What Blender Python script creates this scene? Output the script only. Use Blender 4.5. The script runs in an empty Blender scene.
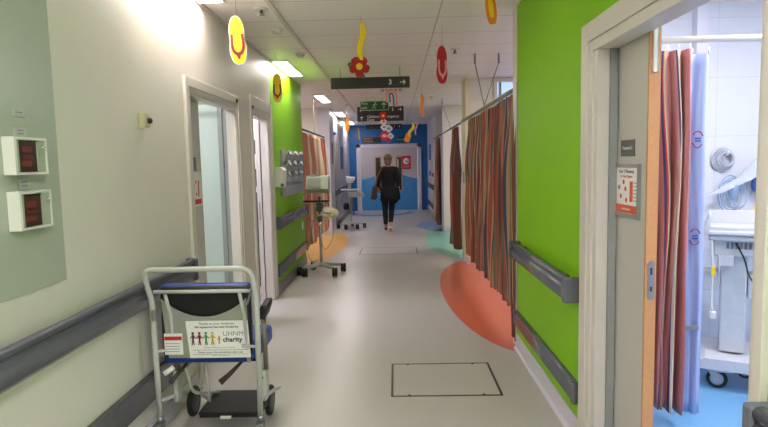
import bpy, bmesh, math, random
from mathutils import Vector, Matrix
random.seed(7)
PI = math.pi
scene = bpy.context.scene
COL = scene.collection

# ------------------------------------------------------------------ materials
def lin(c):
    return tuple(((v/255)/12.92 if v/255 <= .04045 else (((v/255)+.055)/1.055)**2.4) for v in c) + (1,)
MATS = {}
def mat(name, rgb, rough=.5, metal=0, noise=.06, scale=30, emit=0, ecol=None, bump=0, coat=0, trans=0, alpha=1, spec=.5):
    m = bpy.data.materials.new(name); m.use_nodes = True
    nt = m.node_tree; b = nt.nodes['Principled BSDF']
    b.inputs['Roughness'].default_value = rough; b.inputs['Metallic'].default_value = metal
    b.inputs['Coat Weight'].default_value = coat; b.inputs['Specular IOR Level'].default_value = spec
    b.inputs['Transmission Weight'].default_value = trans; b.inputs['Alpha'].default_value = alpha
    tc = nt.nodes.new('ShaderNodeTexCoord'); nz = nt.nodes.new('ShaderNodeTexNoise')
    nz.inputs['Scale'].default_value = scale; nz.inputs['Detail'].default_value = 3
    nt.links.new(tc.outputs['Object'], nz.inputs['Vector'])
    mr = nt.nodes.new('ShaderNodeMapRange')
    mr.inputs['To Min'].default_value = 1-noise; mr.inputs['To Max'].default_value = 1+noise
    nt.links.new(nz.outputs['Fac'], mr.inputs['Value'])
    mx = nt.nodes.new('ShaderNodeVectorMath'); mx.operation = 'SCALE'
    mx.inputs[0].default_value = lin(rgb)[:3]
    nt.links.new(mr.outputs['Result'], mx.inputs['Scale'])
    nt.links.new(mx.outputs['Vector'], b.inputs['Base Color'])
    if bump:
        bp = nt.nodes.new('ShaderNodeBump'); bp.inputs['Strength'].default_value = bump; bp.inputs['Distance'].default_value = .002
        nt.links.new(nz.outputs['Fac'], bp.inputs['Height']); nt.links.new(bp.outputs['Normal'], b.inputs['Normal'])
    if emit:
        b.inputs['Emission Color'].default_value = lin(ecol or rgb); b.inputs['Emission Strength'].default_value = emit
    MATS[name] = m
    return m
cream = mat('cream_paint', (222,214,204), .42, noise=.02, scale=6, bump=.05)
trimw = mat('cream_gloss_trim', (214,206,198), .35, noise=.02)
white = mat('white_wall_paint', (226,224,232), .45, noise=.02, scale=6)
lilac = mat('pale_lilac_paint', (206,202,214), .4, noise=.02, scale=6)
green = mat('lime_green_paint', (134,196,0), .5, noise=.03, scale=5, bump=.04, spec=.25)
blue = mat('strong_blue_paint', (6,98,166), .45, noise=.03)
doorgrey = mat('grey_door_laminate', (190,186,180), .4, noise=.02, scale=40)
jambgrey = mat('grey_jamb', (150,152,150), .45)
wood = mat('beech_lipping', (196,142,92), .4, noise=.12, scale=60)
steel = mat('brushed_steel', (150,150,152), .35, metal=.8)
chrome = mat('chrome', (215,215,218), .15, metal=1)
rail = mat('grey_handrail_vinyl', (98,99,110), .2, noise=.05, spec=.7)
raild = mat('dark_grey_rail_core', (58,60,66), .4)
tube_m = mat('pale_grey_powder_coat', (188,188,182), .35, noise=.02)
plate_m = mat('grey_moulded_panel', (150,150,142), .5, noise=.03)
black = mat('black_vinyl', (16,16,19), .5)
blackf = mat('black_fabric', (12,12,14), .85, noise=.25, scale=80)
navy = mat('blue_vinyl', (24,62,150), .42)
rubber = mat('black_rubber', (20,20,20), .6)
paper = mat('white_paper', (232,230,228), .6, noise=.01)
ink = mat('dark_ink', (45,43,48), .7)
grey_ink = mat('grey_ink', (130,130,134), .7)
red = mat('red_print', (200,30,38), .5)
maroon = mat('maroon_print', (140,14,34), .5)
yellow = mat('yellow_print', (250,214,10), .5)
orange = mat('orange_print', (240,140,30), .5)
orange_red = mat('orange_red_print', (214,86,40), .5)
purple = mat('plum_print', (88,24,60), .5)
pgreen = mat('green_print', (60,140,80), .5)
pink = mat('pink_print', (238,160,170), .5)
lblue = mat('light_blue_print', (120,160,220), .5)
gold = mat('ochre_print', (214,180,50), .5)
signblack = mat('charcoal_sign', (38,37,38), .4)
signgreen = mat('green_sign', (12,84,52), .4)
signpale = mat('pale_green_lettering', (190,220,180), .4)
plas = mat('white_plastic', (224,222,216), .3, noise=.01)
beige = mat('beige_plastic', (214,202,168), .35)
mon = mat('monitor_grey_green_plastic', (150,154,138), .4)
equip = mat('equipment_white', (206,208,212), .35)
dark = mat('dark_smoked_plastic', (52,40,40), .25)
sageP = mat('sage_green_panel', (178,182,168), .25, noise=.02, scale=4)
skin = mat('skin', (196,142,118), .6, noise=.04)
hairm = mat('light_brown_hair', (118,84,56), .6, noise=.3, scale=90)
leather = mat('dark_brown_leather', (52,32,28), .5, noise=.15)
clearb = mat('pale_blue_clear_tubing', (170,200,235), .2, noise=.02, alpha=.5)
glass = mat('clear_glass', (225,235,235), .05, noise=0, trans=.9)
lbd = mat('light_blue_vinyl_film', (66,150,214), .4)
ldd = mat('lilac_door_laminate', (190,184,190), .4)
paleteal = mat('pale_green_wall_paint', (196,208,200), .35, noise=.02)
diff = mat('lit_diffuser', (255,252,246), .5, noise=0, emit=17, ecol=(255,245,241))
daypane = mat('daylit_window_pane', (150,175,215), .3, noise=.1, scale=2, emit=.55, ecol=(150,180,225))
holder = mat('silver_grey_organiser', (150,150,150), .45, noise=.1)
rope = mat('grey_wire', (120,118,112), .5)
liner = mat('pale_blue_sheet_fabric', (170,184,228), .8, noise=.04, bump=.2)

def nodes(m): return m.node_tree.nodes, m.node_tree.links
def seam_mat(name, rgb, xs, ys, x0, y0, axes=('X','Y'), seam=.55, w=.006, rough=.5, noise=.02):
    """paint with joints of a tile grid; spacing xs, ys, phase x0, y0"""
    m = mat(name, rgb, rough, noise=noise, scale=25, bump=.1)
    n, l = nodes(m); b = n['Principled BSDF']
    src = b.inputs['Base Color'].links[0].from_socket
    tc = n.new('ShaderNodeTexCoord'); sp = n.new('ShaderNodeSeparateXYZ'); l.new(tc.outputs['Object'], sp.inputs[0])
    def line(ax, s, o):
        a = n.new('ShaderNodeMath'); a.operation = 'SUBTRACT'; l.new(sp.outputs[ax], a.inputs[0]); a.inputs[1].default_value = o - w/2
        f = n.new('ShaderNodeMath'); f.operation = 'FLOORED_MODULO'; l.new(a.outputs[0], f.inputs[0]); f.inputs[1].default_value = s
        c = n.new('ShaderNodeMath'); c.operation = 'LESS_THAN'; l.new(f.outputs[0], c.inputs[0]); c.inputs[1].default_value = w
        return c.outputs[0]
    mx = n.new('ShaderNodeMath'); mx.operation = 'MAXIMUM'
    l.new(line(axes[0], xs, x0), mx.inputs[0]); l.new(line(axes[1], ys, y0), mx.inputs[1])
    mr = n.new('ShaderNodeMapRange'); mr.inputs['To Min'].default_value = 1; mr.inputs['To Max'].default_value = seam
    l.new(mx.outputs[0], mr.inputs['Value'])
    sc = n.new('ShaderNodeVectorMath'); sc.operation = 'SCALE'; l.new(src, sc.inputs[0]); l.new(mr.outputs[0], sc.inputs['Scale'])
    l.new(sc.outputs[0], b.inputs['Base Color'])
    return m
ceilm = seam_mat('white_ceiling_tile', (248,242,237), 1.25, .55, .37, 4.69, w=.009, seam=.5)
roomtile = seam_mat('white_sheet_wall', (222,224,232), .9, .45, 2.5, .3, axes=('X','Z'), w=.005, seam=.85, rough=.3)

def vinyl(name, rgb, rough=.275, amp=.08):
    m = mat(name, rgb, rough, noise=amp, scale=75, spec=.5)
    n, l = nodes(m); b = n['Principled BSDF']
    nz = n.new('ShaderNodeTexNoise'); nz.inputs['Scale'].default_value = 2.2
    tc = n.new('ShaderNodeTexCoord'); l.new(tc.outputs['Object'], nz.inputs['Vector'])
    mr = n.new('ShaderNodeMapRange'); mr.inputs['To Min'].default_value = rough+.01; mr.inputs['To Max'].default_value = rough+.06
    l.new(nz.outputs['Fac'], mr.inputs['Value']); l.new(mr.outputs[0], b.inputs['Roughness'])
    return m
floorm = vinyl('speckled_grey_vinyl', (184,178,173))
bluefloor = vinyl('blue_speckled_vinyl', (116,172,216), .3)
v_orange = vinyl('terracotta_vinyl', (206,100,70))
v_green = vinyl('mint_vinyl', (128,186,162))
v_yellow = vinyl('mustard_vinyl', (222,168,70))
v_lblue = vinyl('sky_vinyl', (140,178,224))
v_blue = vinyl('mid_blue_vinyl', (40,110,180))

def stripes(name, cols, reps=1.0, dull=1.0, soft=.0):
    """woven vertical stripes running along U of the cloth"""
    m = mat(name, (200,120,110), .85, noise=.06, scale=200)
    n, l = nodes(m); b = n['Principled BSDF']
    uv = n.new('ShaderNodeUVMap'); sp = n.new('ShaderNodeSeparateXYZ'); l.new(uv.outputs[0], sp.inputs[0])
    a = n.new('ShaderNodeMath'); a.operation = 'MULTIPLY'; a.inputs[1].default_value = reps; l.new(sp.outputs['X'], a.inputs[0])
    f = n.new('ShaderNodeMath'); f.operation = 'FRACT'; l.new(a.outputs[0], f.inputs[0])
    r = n.new('ShaderNodeValToRGB'); r.color_ramp.interpolation = 'CONSTANT'; e = r.color_ramp.elements
    tot = sum(w for _, w in cols); pos = 0
    for i, (c, w) in enumerate(cols):
        if i < 2: el = e[i]; el.position = pos
        else: el = e.new(pos)
        el.color = lin(tuple(v*dull for v in c)); pos += w/tot
    l.new(f.outputs[0], r.inputs[0]); l.new(r.outputs[0], b.inputs['Base Color'])
    return m
RUST=(182,84,66); SAL=(200,128,108); TAN=(190,164,124); NAV=(70,76,108); GRN=(124,124,94); BRN=(120,70,56); CRM=(222,204,178); PLM=(120,50,64)
cur_main = stripes('striped_curtain_cloth', [(RUST,2),(TAN,1),(NAV,1.3),(SAL,2),(GRN,1.5),(RUST,1.2),(BRN,1.8),(NAV,1),(TAN,1.6),(RUST,2.2),(GRN,1),(SAL,1.2),(PLM,1.4),(CRM,.6),(BRN,1.6)], 2.8, .9)
cur_dark = stripes('dark_striped_curtain_cloth', [(BRN,2),(PLM,1),(GRN,1.3),(RUST,1),(NAV,1.2),(BRN,1.2),(TAN,1.4),(GRN,1.2)], 2.2, .95)
cur_pale = stripes('salmon_striped_curtain_cloth', [(SAL,2),(CRM,1),(SAL,1.2),(RUST,.9),(TAN,1.2),(CRM,.9),(SAL,2),(GRN,.6),(RUST,1),(CRM,1.1)], 1.1, .98)
cur_pink = stripes('dusky_pink_striped_curtain_cloth', [((206,138,130),4),(NAV,.7),(CRM,1.6),((206,138,130),3),(NAV,.6),((206,60,70),.4),(TAN,1.4),((200,128,122),3.5)], 2.4, .98)

# ------------------------------------------------------------------ mesh helpers
class MB:
    def __init__(s): s.bm = bmesh.new(); s.mi = 0
    def _f(s, vs):
        try: f = s.bm.faces.new(vs); f.material_index = s.mi; return f
        except ValueError: return None
    def box(s, x0, x1, y0, y1, z0, z1, bev=0, seg=2):
        vs = [s.bm.verts.new((x, y, z)) for x in (x0, x1) for y in (y0, y1) for z in (z0, z1)]
        fs = [s._f([vs[i] for i in q]) for q in ((0,1,3,2),(4,6,7,5),(0,4,5,1),(2,3,7,6),(0,2,6,4),(1,5,7,3))]
        if bev:
            es = list({e for f in fs for e in f.edges})
            r = bmesh.ops.bevel(s.bm, geom=es, offset=bev, segments=seg, affect='EDGES', profile=.6)
            for f in r['faces']: f.smooth = True; f.material_index = s.mi
        return s
    def prism(s, pts, d, close=True):
        """pts: list of 3D points of a planar outline; d: extrusion vector"""
        a = [s.bm.verts.new(p) for p in pts]; b = [s.bm.verts.new(Vector(p)+Vector(d)) for p in pts]
        s._f(a[::-1]); s._f(b)
        for i in range(len(a)): s._f([a[i], a[(i+1) % len(a)], b[(i+1) % len(a)], b[i]])
        return s
    def sweep(s, pts, r, n=10, caps=True, closed=False, smooth=True):
        pts = [Vector(p) for p in pts]; N = len(pts); rings = []
        rr = r if isinstance(r, (list, tuple)) else [r]*N
        prev = None
        for i, p in enumerate(pts):
            if closed: t = (pts[(i+1) % N]-pts[i-1])
            else: t = pts[min(i+1, N-1)]-pts[max(i-1, 0)]
            t.normalize()
            if prev is None:
                u = t.orthogonal().normalized()
            else:
                u = (prev - t*prev.dot(t)).normalized()
            prev = u; v = t.cross(u)
            rings.append([s.bm.verts.new(p+(u*math.cos(2*PI*k/n)+v*math.sin(2*PI*k/n))*rr[i]) for k in range(n)])
        M = N if closed else N-1
        for i in range(M):
            a, b = rings[i], rings[(i+1) % N]
            for k in range(n):
                f = s._f([a[k], a[(k+1) % n], b[(k+1) % n], b[k]])
                if f: f.smooth = smooth
        if caps and not closed: s._f(rings[0][::-1]); s._f(rings[-1])
        return s
    def lathe(s, c, prof, n=24, axis='z', smooth=True):
        """prof: (radius, height) pairs along axis"""
        rings = []
        for (r, h) in prof:
            ring = []
            for k in range(n):
                a = 2*PI*k/n; p = (r*math.cos(a), r*math.sin(a), h)
                if axis == 'x': p = (h, r*math.cos(a), r*math.sin(a))
                if axis == 'y': p = (r*math.sin(a), h, r*math.cos(a))
                ring.append(s.bm.verts.new(Vector(c)+Vector(p)))
            rings.append(ring)
        for a, b in zip(rings, rings[1:]):
            for k in range(n):
                f = s._f([a[k], a[(k+1) % n], b[(k+1) % n], b[k]])
                if f: f.smooth = smooth
        s._f(rings[0][::-1]); s._f(rings[-1])
        return s
    def ball(s, c, r, sc=(1,1,1), u=20, v=12):
        r0 = bmesh.ops.create_uvsphere(s.bm, u_segments=u, v_segments=v, radius=r)
        for w in r0['verts']:
            w.co = Vector(c)+Vector((w.co.x*sc[0], w.co.y*sc[1], w.co.z*sc[2]))
            for f in w.link_faces: f.smooth = True; f.material_index = s.mi
        return s
    def build(s, name, m, parent=None):
        if not isinstance(m, (list, tuple)): m = [m]
        off = Vector((0,0,0)); q = parent
        while q is not None: off += q.location; q = q.parent
        bmesh.ops.recalc_face_normals(s.bm, faces=s.bm.faces[:])
        if parent is None:
            vs = [v.co.copy() for v in s.bm.verts]
            lo = Vector((min(v[i] for v in vs) for i in range(3))); hi = Vector((max(v[i] for v in vs) for i in range(3)))
            org = Vector(((lo.x+hi.x)/2, (lo.y+hi.y)/2, lo.z))
            if s.keep: org = Vector((0,0,0))
        else: org = off
        for v in s.bm.verts: v.co -= org
        me = bpy.data.meshes.new(name); s.bm.to_mesh(me); s.bm.free()
        for x in m: me.materials.append(x)
        o = bpy.data.objects.new(name, me); COL.objects.link(o)
        if parent: o.parent = parent
        else: o.location = org
        return o
    keep = False
def P(name, m, parent, fn, label=None):
    mb = MB(); fn(mb); o = mb.build(name, m, parent)
    if label: o['label'] = label
    return o
def tag(o, label, cat, group=None):
    o['label'] = label; o['category'] = cat
    if group: o['group'] = group
    return o
def thing(name, label, cat, loc=(0,0,0), group=None):
    o = bpy.data.objects.new(name, None); COL.objects.link(o); o.location = loc; o.empty_display_size = .1
    return tag(o, label, cat, group)
def one(name, m, fn, label, cat, group=None): return tag(P(name, m, None, fn), label, cat, group)
def struct(name, m, fn):
    mb = MB(); mb.keep = True; fn(mb); o = mb.build(name, m, None); o['kind'] = 'structure'; return o
def structE(name, loc=(0,0,0)):
    o = bpy.data.objects.new(name, None); COL.objects.link(o); o.location = loc; o['kind'] = 'structure'; return o
def fillet(pts, r, n=5):
    pts = [Vector(p) for p in pts]; out = [pts[0]]
    for a, b, c in zip(pts, pts[1:], pts[2:]):
        d1 = (a-b); d2 = (c-b); k = min(r, d1.length*.48, d2.length*.48)
        p1 = b+d1.normalized()*k; p2 = b+d2.normalized()*k
        for i in range(n+1):
            t = i/n; out.append(p1*(1-t)**2+b*2*t*(1-t)+p2*t*t)
    out.append(pts[-1]); return out
def text(s, size, pos, m, parent, xd=(1,0,0), up=(0,0,1), align='LEFT', depth=.0006, bold=0, name='lettering', sx=1.0):
    cu = bpy.data.curves.new('tmp', 'FONT'); cu.body = s; cu.size = size; cu.align_x = align; cu.align_y = 'CENTER'
    cu.extrude = depth; cu.offset = bold; cu.resolution_u = 3
    t = bpy.data.objects.new('tmp', cu); COL.objects.link(t)
    dg = bpy.context.evaluated_depsgraph_get(); dg.update()
    me = bpy.data.meshes.new_from_object(t.evaluated_get(dg)); bpy.data.objects.remove(t); bpy.data.curves.remove(cu)
    X = Vector(xd).normalized(); U = Vector(up).normalized(); N = X.cross(U)
    off = Vector((0,0,0)); q = parent
    while q is not None: off += q.location; q = q.parent
    M = Matrix(((X.x*sx,U.x,N.x,pos[0]-off.x),(X.y*sx,U.y,N.y,pos[1]-off.y),(X.z*sx,U.z,N.z,pos[2]-off.z),(0,0,0,1)))
    me.transform(M); me.name = name; me.materials.clear(); me.materials.append(m)
    o = bpy.data.objects.new(name, me); COL.objects.link(o); o.parent = parent
    return o
def arrow(mb, c, s, dirn, y, t=.001, w=.14):
    """arrow in the XZ plane at depth y, facing the camera; dirn 'right','up','left'"""
    pts = [(-.5,w/2),(.22,w/2),(.05,.26+.05),(.17,.43),(.5,0),(.17,-.43),(.05,-.31),(.22,-w/2),(-.5,-w/2)]
    out = []
    for (a, b) in pts:
        if dirn == 'up': a, b = -b, a
        if dirn == 'left': a = -a
        out.append((c[0]+a*s, y, c[1]+b*s))
    mb.prism(out, (0, -t, 0))

# ------------------------------------------------------------------ the camera (a person's eye height, level with the corridor)
cd = bpy.data.cameras.new('camera'); cam = bpy.data.objects.new('camera', cd); COL.objects.link(cam)
F = 560; cd.sensor_width = 36; cd.lens = F/768*36; cd.clip_start = .05; cd.clip_end = 100
d = Vector((395-384, 162.5-213.5, F)).normalized(); r_ = math.radians(1.24)
rt = Vector((math.cos(r_), -math.sin(r_), 0)); rt = (rt-d*rt.dot(d)).normalized(); dn = d.cross(rt)
Rm = Matrix((rt, d, -dn))      # world X, Y, Z expressed in camera axes (x right, y down, z forward)
M3 = Matrix([[Rm[i][0], -Rm[i][1], -Rm[i][2]] for i in range(3)])
cam.matrix_world = Matrix.Translation((0,0,1.5)) @ M3.to_4x4()
scene.camera = cam

# ------------------------------------------------------------------ the shell
XL, XR, CZ = -1.38, .95, 2.67
YB = -2.4
struct('floor', floorm, lambda b: b.box(-4.6, 3.6, YB-.1, 18.6, -.1, 0))
struct('floor_treatment_room', bluefloor, lambda b: b.box(1.0, 3.5, .3, 4.45, 0, .003))
struct('ceiling', ceilm, lambda b: b.box(-4.6, 3.6, YB-.1, 18.6, CZ, CZ+.12))
struct('wall_back', cream, lambda b: b.box(-1.6, 1.2, YB-.1, YB, 0, CZ))
def wl(b):
    b.box(XL-.08, XL, YB, 3.77, 0, CZ); b.box(XL-.08, XL, 3.77, 4.9, 2.02, CZ)
    b.box(XL-.08, XL, 4.9, 5.46, 0, CZ); b.box(XL-.08, XL, 5.46, 6.12, 2.02, CZ); b.box(XL-.08, XL, 6.12, 6.3, 0, CZ)
struct('wall_left', cream, wl)
struct('wall_left_green', green, lambda b: b.box(XL-.1, XL, 6.3, 8.4, 0, CZ))
struct('wall_left_far', lilac, lambda b: (b.box(-1.6, -1.42, 11.8, 17.6, 0, CZ), b.box(-1.42, -1.36, 11.8, 12.6, 0, CZ)))
# left bay behind curtain
struct('wall_bay_left', cream, lambda b: (b.box(-4.4, -1.6, 11.8, 11.9, 0, CZ), b.box(-4.5, -4.4, 8.4, 11.9, 0, CZ), b.box(-4.4, -1.48, 8.3, 8.4, 0, CZ)))
# rooms behind doors 1 and 2
struct('wall_left_room', paleteal, lambda b: (b.box(-4.1, -1.46, 5.13, 5.2, 0, CZ), b.box(-4.1, -4.0, 2.9, 5.2, 0, CZ), b.box(-4.0, -1.46, 2.8, 2.9, 0, CZ)))
struct('wall_left_store', white, lambda b: (b.box(-3.6, -1.46, 5.2, 5.25, 0, CZ), b.box(-3.7, -3.6, 5.2, 6.5, 0, CZ), b.box(-3.6, -1.56, 6.4, 6.5, 0, CZ)))
# right wall
def wr(b):
    b.box(XR, XR+.08, YB, 1.475, 0, CZ); b.box(XR, XR+.08, 1.475, 2.68, 2.02, CZ); b.box(XR, XR+.08, 2.68, 4.4, 0, CZ)
struct('wall_right', green, wr)
struct('wall_room', roomtile, lambda b: (b.box(1.03, 3.6, 4.45, 4.55, 0, CZ), b.box(3.5, 3.6, .2, 4.5, 0, CZ), b.box(1.03, 3.5, .2, .3, 0, CZ)))
struct('wall_room_inner', white, lambda b: (b.box(1.03, 1.04, .3, 1.47, 0, CZ), b.box(1.088, 1.1, 2.69, 4.45, 0, CZ), b.box(2.30, 2.38, 4.38, 4.45, 0, CZ)))
struct('wall_room_end', cream, lambda b: b.box(XR, 1.03, 4.4, 4.55, 0, CZ))
# partitions of the right hand bays
struct('wall_bay_first', cream, lambda b: b.box(1.05, 3.5, 8.12, 8.5, 0, CZ))
struct('wall_bay_second', cream, lambda b: (b.box(1.03, 1.5, 12.0, 12.2, 0, CZ), b.box(1.5, 3.5, 12.0, 12.2, 0, 2.0), b.box(1.5, 3.5, 12.0, 12.2, 2.6, CZ)))
struct('wall_bay_third', cream, lambda b: b.box(1.02, 3.5, 14.2, 14.3, 0, CZ))
struct('wall_right_outer', cream, lambda b: b.box(3.5, 3.6, 4.55, 14.3, 0, CZ))
struct('wall_right_far', lilac, lambda b: b.box(1.02, 1.14, 14.3, 17.6, 0, CZ))
struct('wall_end', blue, lambda b: (b.box(-1.6, -1.1, 17.6, 17.7, 0, CZ), b.box(.74, 1.2, 17.6, 17.7, 0, CZ), b.box(-1.1, .74, 17.6, 17.7, 2.0, CZ)))
# skirtings
struct('baseboard_right', lilac, lambda b: b.prism([(XR,2.86,0),(XR-.03,2.86,0),(XR-.012,2.86,.02),(XR-.006,2.86,.115),(XR,2.86,.115)], (0,1.54,0)))
struct('baseboard_left', lilac, lambda b: (b.box(XL, XL+.012, YB, 3.69, 0, .11, .003), b.box(XL, XL+.012, 5.05, 5.37, 0, .11, .003)))
struct('baseboard_left_green', jambgrey, lambda b: b.box(XL, XL+.014, 6.34, 8.4, 0, .12, .003))
struct('baseboard_left_far', jambgrey, lambda b: b.box(-1.42, -1.40, 12.6, 17.6, 0, .12, .003))
struct('baseboard_right_far', jambgrey, lambda b: b.box(1.0, 1.02, 14.3, 17.6, 0, .12, .003))
struct('baseboard_bay', lilac, lambda b: (b.box(1.02, 1.05, 8.1, 8.5, 0, .1, .003), b.box(1.03, 3.4, 11.985, 12.0, 0, .1, .003)))
struct('trim_pillar', mat('cream_corner_guard', (226,214,178), .4), lambda b: (b.box(1.015, 1.05, 8.10, 8.52, .1, CZ, .004), b.box(1.05, 1.09, 8.10, 8.12, .1, CZ, .004)))
struct('trim_bay_left_corner', jambgrey, lambda b: (b.box(XL-.1, XL-.0, 8.4, 8.425, 0, CZ)))
struct('trim_bay_right_corner', jambgrey, lambda b: (b.box(XR-.003, XR+.012, 4.38, 4.41, 0, 2.1), b.box(1.02, 1.05, 8.53, 8.6, 0, 2.1), b.box(.995, 1.03, 12.0, 12.2, 0, 2.06)))
struct('trim_ceiling_left', trimw, lambda b: b.box(XL, XL+.02, YB, 8.4, CZ-.02, CZ, .003))

# windows in the bays
def window(name, x0, x1, y, z0, z1):
    w = structE(name, (x0, y, z0))
    P('window_frame', trimw, w, lambda b: (b.box(x0-.05, x1+.05, y-.03, y, z1, z1+.05), b.box(x0-.05, x1+.05, y-.03, y, z0-.05, z0), b.box(x0-.05, x0, y-.03, y, z0, z1), b.box(x1, x1+.05, y-.03, y, z0, z1)))
    P('mullion', jambgrey, w, lambda b: b.box(x0+.02, x0+.06, y-.02, y-.002, z0, z1))
    P('pane', daypane, w, lambda b: b.box(x0, x1, y-.012, y-.002, z0, z1))
window('window_1', 1.47, 2.6, 8.12, 1.9, 2.6)
window('window_2', 1.55, 3.2, 12.02, 2.0, 2.6)

# ------------------------------------------------------------------ door 1 on the right (the open sliding door of the treatment room)
def door_frame(b, x, sgn, ya, yb, zt, w=.1, wn=None):
    """stepped architrave round an opening in a wall whose face is at x; sgn points into the corridor"""
    wn = w if wn is None else wn
    def bx(xa, xb, y0, y1, z0, z1): b.box(min(xa,xb), max(xa,xb), y0, y1, z0, z1, .003)
    for t, f0, f1 in ((.022, .35, 1.0), (.014, 0, .35), ):
        bx(x, x+sgn*t, yb+w*f0, yb+w*f1, 0, zt+w*f1)
        bx(x, x+sgn*t, ya-wn*f1, ya-wn*f0, 0, zt+w*f1)
        bx(x, x+sgn*t, ya-wn*f0, yb+w*f0, zt+w*f0, zt+w*f1)
d1 = structE('door_1', (XR, 2.1, 0))
def dfr(b):
    door_frame(b, XR, -1, 1.475, 2.70, 2.0, .14, .06)
    b.box(XR-.005, XR+.05, 2.655, 2.72, 0, 2.0, .002); b.box(XR-.005, XR+.085, 1.44, 1.475, 0, 2.0, .002)
    b.box(XR-.005, XR+.085, 1.44, 2.72, 2.0, 2.03, .002)
P('door_frame', trimw, d1, dfr)
P('recess_strip', jambgrey, d1, lambda b: b.box(1.0, 1.034, 2.64, 2.676, 0, 2.0))
leaf = P('door_leaf', doorgrey, d1, lambda b: b.box(1.038, 1.082, 2.345, 3.38, .012, 2.1, .001))
P('wood_edge', wood, leaf, lambda b: b.box(1.037, 1.083, 2.33, 2.345, .012, 2.1, .001), 'beech lipping on the leading edge of the door')
P('edge_pull', plas, leaf, lambda b: (b.box(1.049, 1.071, 2.3265, 2.331, 1.84, 2.07, .008, 4)), 'white closer plate let into the door edge')
def lk(b):
    pts = [(1.06+.013*math.cos(a)*1.0, 2.3265, (1.055 if math.sin(a) > 0 else .915)+.013*math.sin(a)) for a in [2*PI*k/24 for k in range(24)]]
    b.prism(pts, (0,.004,0))
P('lock_plate', steel, leaf, lk, 'oval steel lock plate in the door edge')
P('lock_slots', ink, leaf, lambda b: (b.box(1.056, 1.064, 2.325, 2.3267, 1.01, 1.04), b.box(1.056, 1.064, 2.325, 2.3267, .94, .96)))
np_ = P('name_plate', mat('grey_door_sign', (92,92,90), .4), leaf, lambda b: b.box(1.034, 1.038, 2.455, 2.60, 1.505, 1.578, .001), 'small dark grey door sign')
text('Treatment 2', .021, (1.0335, 2.5275, 1.542), paper, leaf, (0,-1,0), (0,0,1), 'CENTER', .0003, name='sign_lettering')
fr = P('poster_frame', mat('grey_snap_frame', (150,150,148), .3, metal=.3), leaf, lambda b: (b.box(1.028, 1.038, 2.39, 2.675, 1.455, 1.472), b.box(1.028, 1.038, 2.39, 2.675, 1.232, 1.25), b.box(1.028, 1.038, 2.39, 2.41, 1.25, 1.455), b.box(1.028, 1.038, 2.655, 2.675, 1.25, 1.455)))
P('poster', paper, leaf, lambda b: b.box(1.034, 1.038, 2.41, 2.655, 1.25, 1.455), 'white hand hygiene poster with orange band')
def pst(b):
    b.box(1.0332, 1.034, 2.412, 2.653, 1.252, 1.288)
    b.box(1.0332, 1.034, 2.462, 2.494, 1.305, 1.395)
    for (y, z) in ((2.56,1.39),(2.61,1.365),(2.54,1.36),(2.59,1.325),(2.53,1.31)):
        b.lathe((1.0334, y, z), [(.0001,-.0003),(.011,-.0002),(.011,.0006)], 12, 'x')
P('poster_print', orange_red, leaf, pst)
text('Your 5 Moments', .024, (1.0335, 2.5325, 1.438), ink, leaf, (0,-1,0), (0,0,1), 'CENTER', .0003, name='poster_lettering')
text('for Hand Hygiene', .018, (1.0335, 2.5325, 1.416), orange_red, leaf, (0,-1,0), (0,0,1), 'CENTER', .0003, name='poster_lettering')
text('stop the spread', .014, (1.0328, 2.5325, 1.270), paper, leaf, (0,-1,0), (0,0,1), 'CENTER', .0003, name='poster_lettering')
for k in range(6): P('poster_line', grey_ink, leaf, lambda b: b.box(1.0333, 1.034, 2.42, 2.455, 1.31+k*.0155, 1.313+k*.0155))

# door 2 and door 3 on the left
def left_door(nm, ya, yb, far_leaf, w=.1):
    D = structE(nm, (XL, (ya+yb)/2, 0))
    def f(b):
        door_frame(b, XL, 1, ya, yb, 2.0, w, min(w,.09))
        b.box(XL-.08, XL+.004, ya-.02, ya+.012, 0, 2.0, .002); b.box(XL-.08, XL+.004, yb-.012, yb+.02, 0, 2.0, .002); b.box(XL-.08, XL+.004, ya-.02, yb+.02, 1.985, 2.02, .002)
    P('door_frame', trimw, D, f)
    return D
d2 = left_door('door_2', 3.785, 4.9, False, .1)
lf = P('door_leaf', doorgrey, d2, lambda b: b.box(-1.515, -1.47, 3.3, 4.22, .012, 2.08, .001))
P('wood_edge', wood, lf, lambda b: b.box(-1.515, -1.47, 4.22, 4.232, .012, 2.08))
P('name_plate', MATS['grey_door_sign'], lf, lambda b: b.box(-1.47, -1.466, 4.03, 4.12, 1.47, 1.57, .001))
P('poster_frame', plas, lf, lambda b: b.box(-1.47, -1.462, 3.98, 4.2, 1.21, 1.46, .002))
P('poster', red, lf, lambda b: (b.box(-1.462, -1.4605, 4.0, 4.18, 1.225, 1.262), b.box(-1.462, -1.4605, 4.12, 4.14, 1.28, 1.4), [b.box(-1.462, -1.4605, y_, y_+.02, z_, z_+.02) for y_, z_ in ((4.03,1.36),(4.07,1.38),(4.02,1.31),(4.07,1.29))]), 'red print on the hand hygiene poster')
P('partition_post', jambgrey, d2, lambda b: (b.box(-1.565, -1.525, 4.98, 5.10, 0, 2.3), b.box(-1.50, -1.462, 4.935, 5.06, 0, 2.3)))
P('partition_strip', plas, d2, lambda b: b.box(-1.53, -1.515, 5.0, 5.02, 0, 2.3))
P('buffer', ink, d2, lambda b: b.box(XL+.022, XL+.034, 4.86, 4.89, 2.045, 2.075, .003))
P('curtain_track', beige, d2, lambda b: b.sweep([(-2.4,5.05,2.06),(-1.55,4.98,2.06)], .012, 8))
d3 = left_door('door_3', 5.46, 6.12, True, .17)
lf3 = P('door_leaf', doorgrey, d3, lambda b: b.box(-1.515, -1.47, 6.115, 6.39, .012, 2.08, .001))
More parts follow.
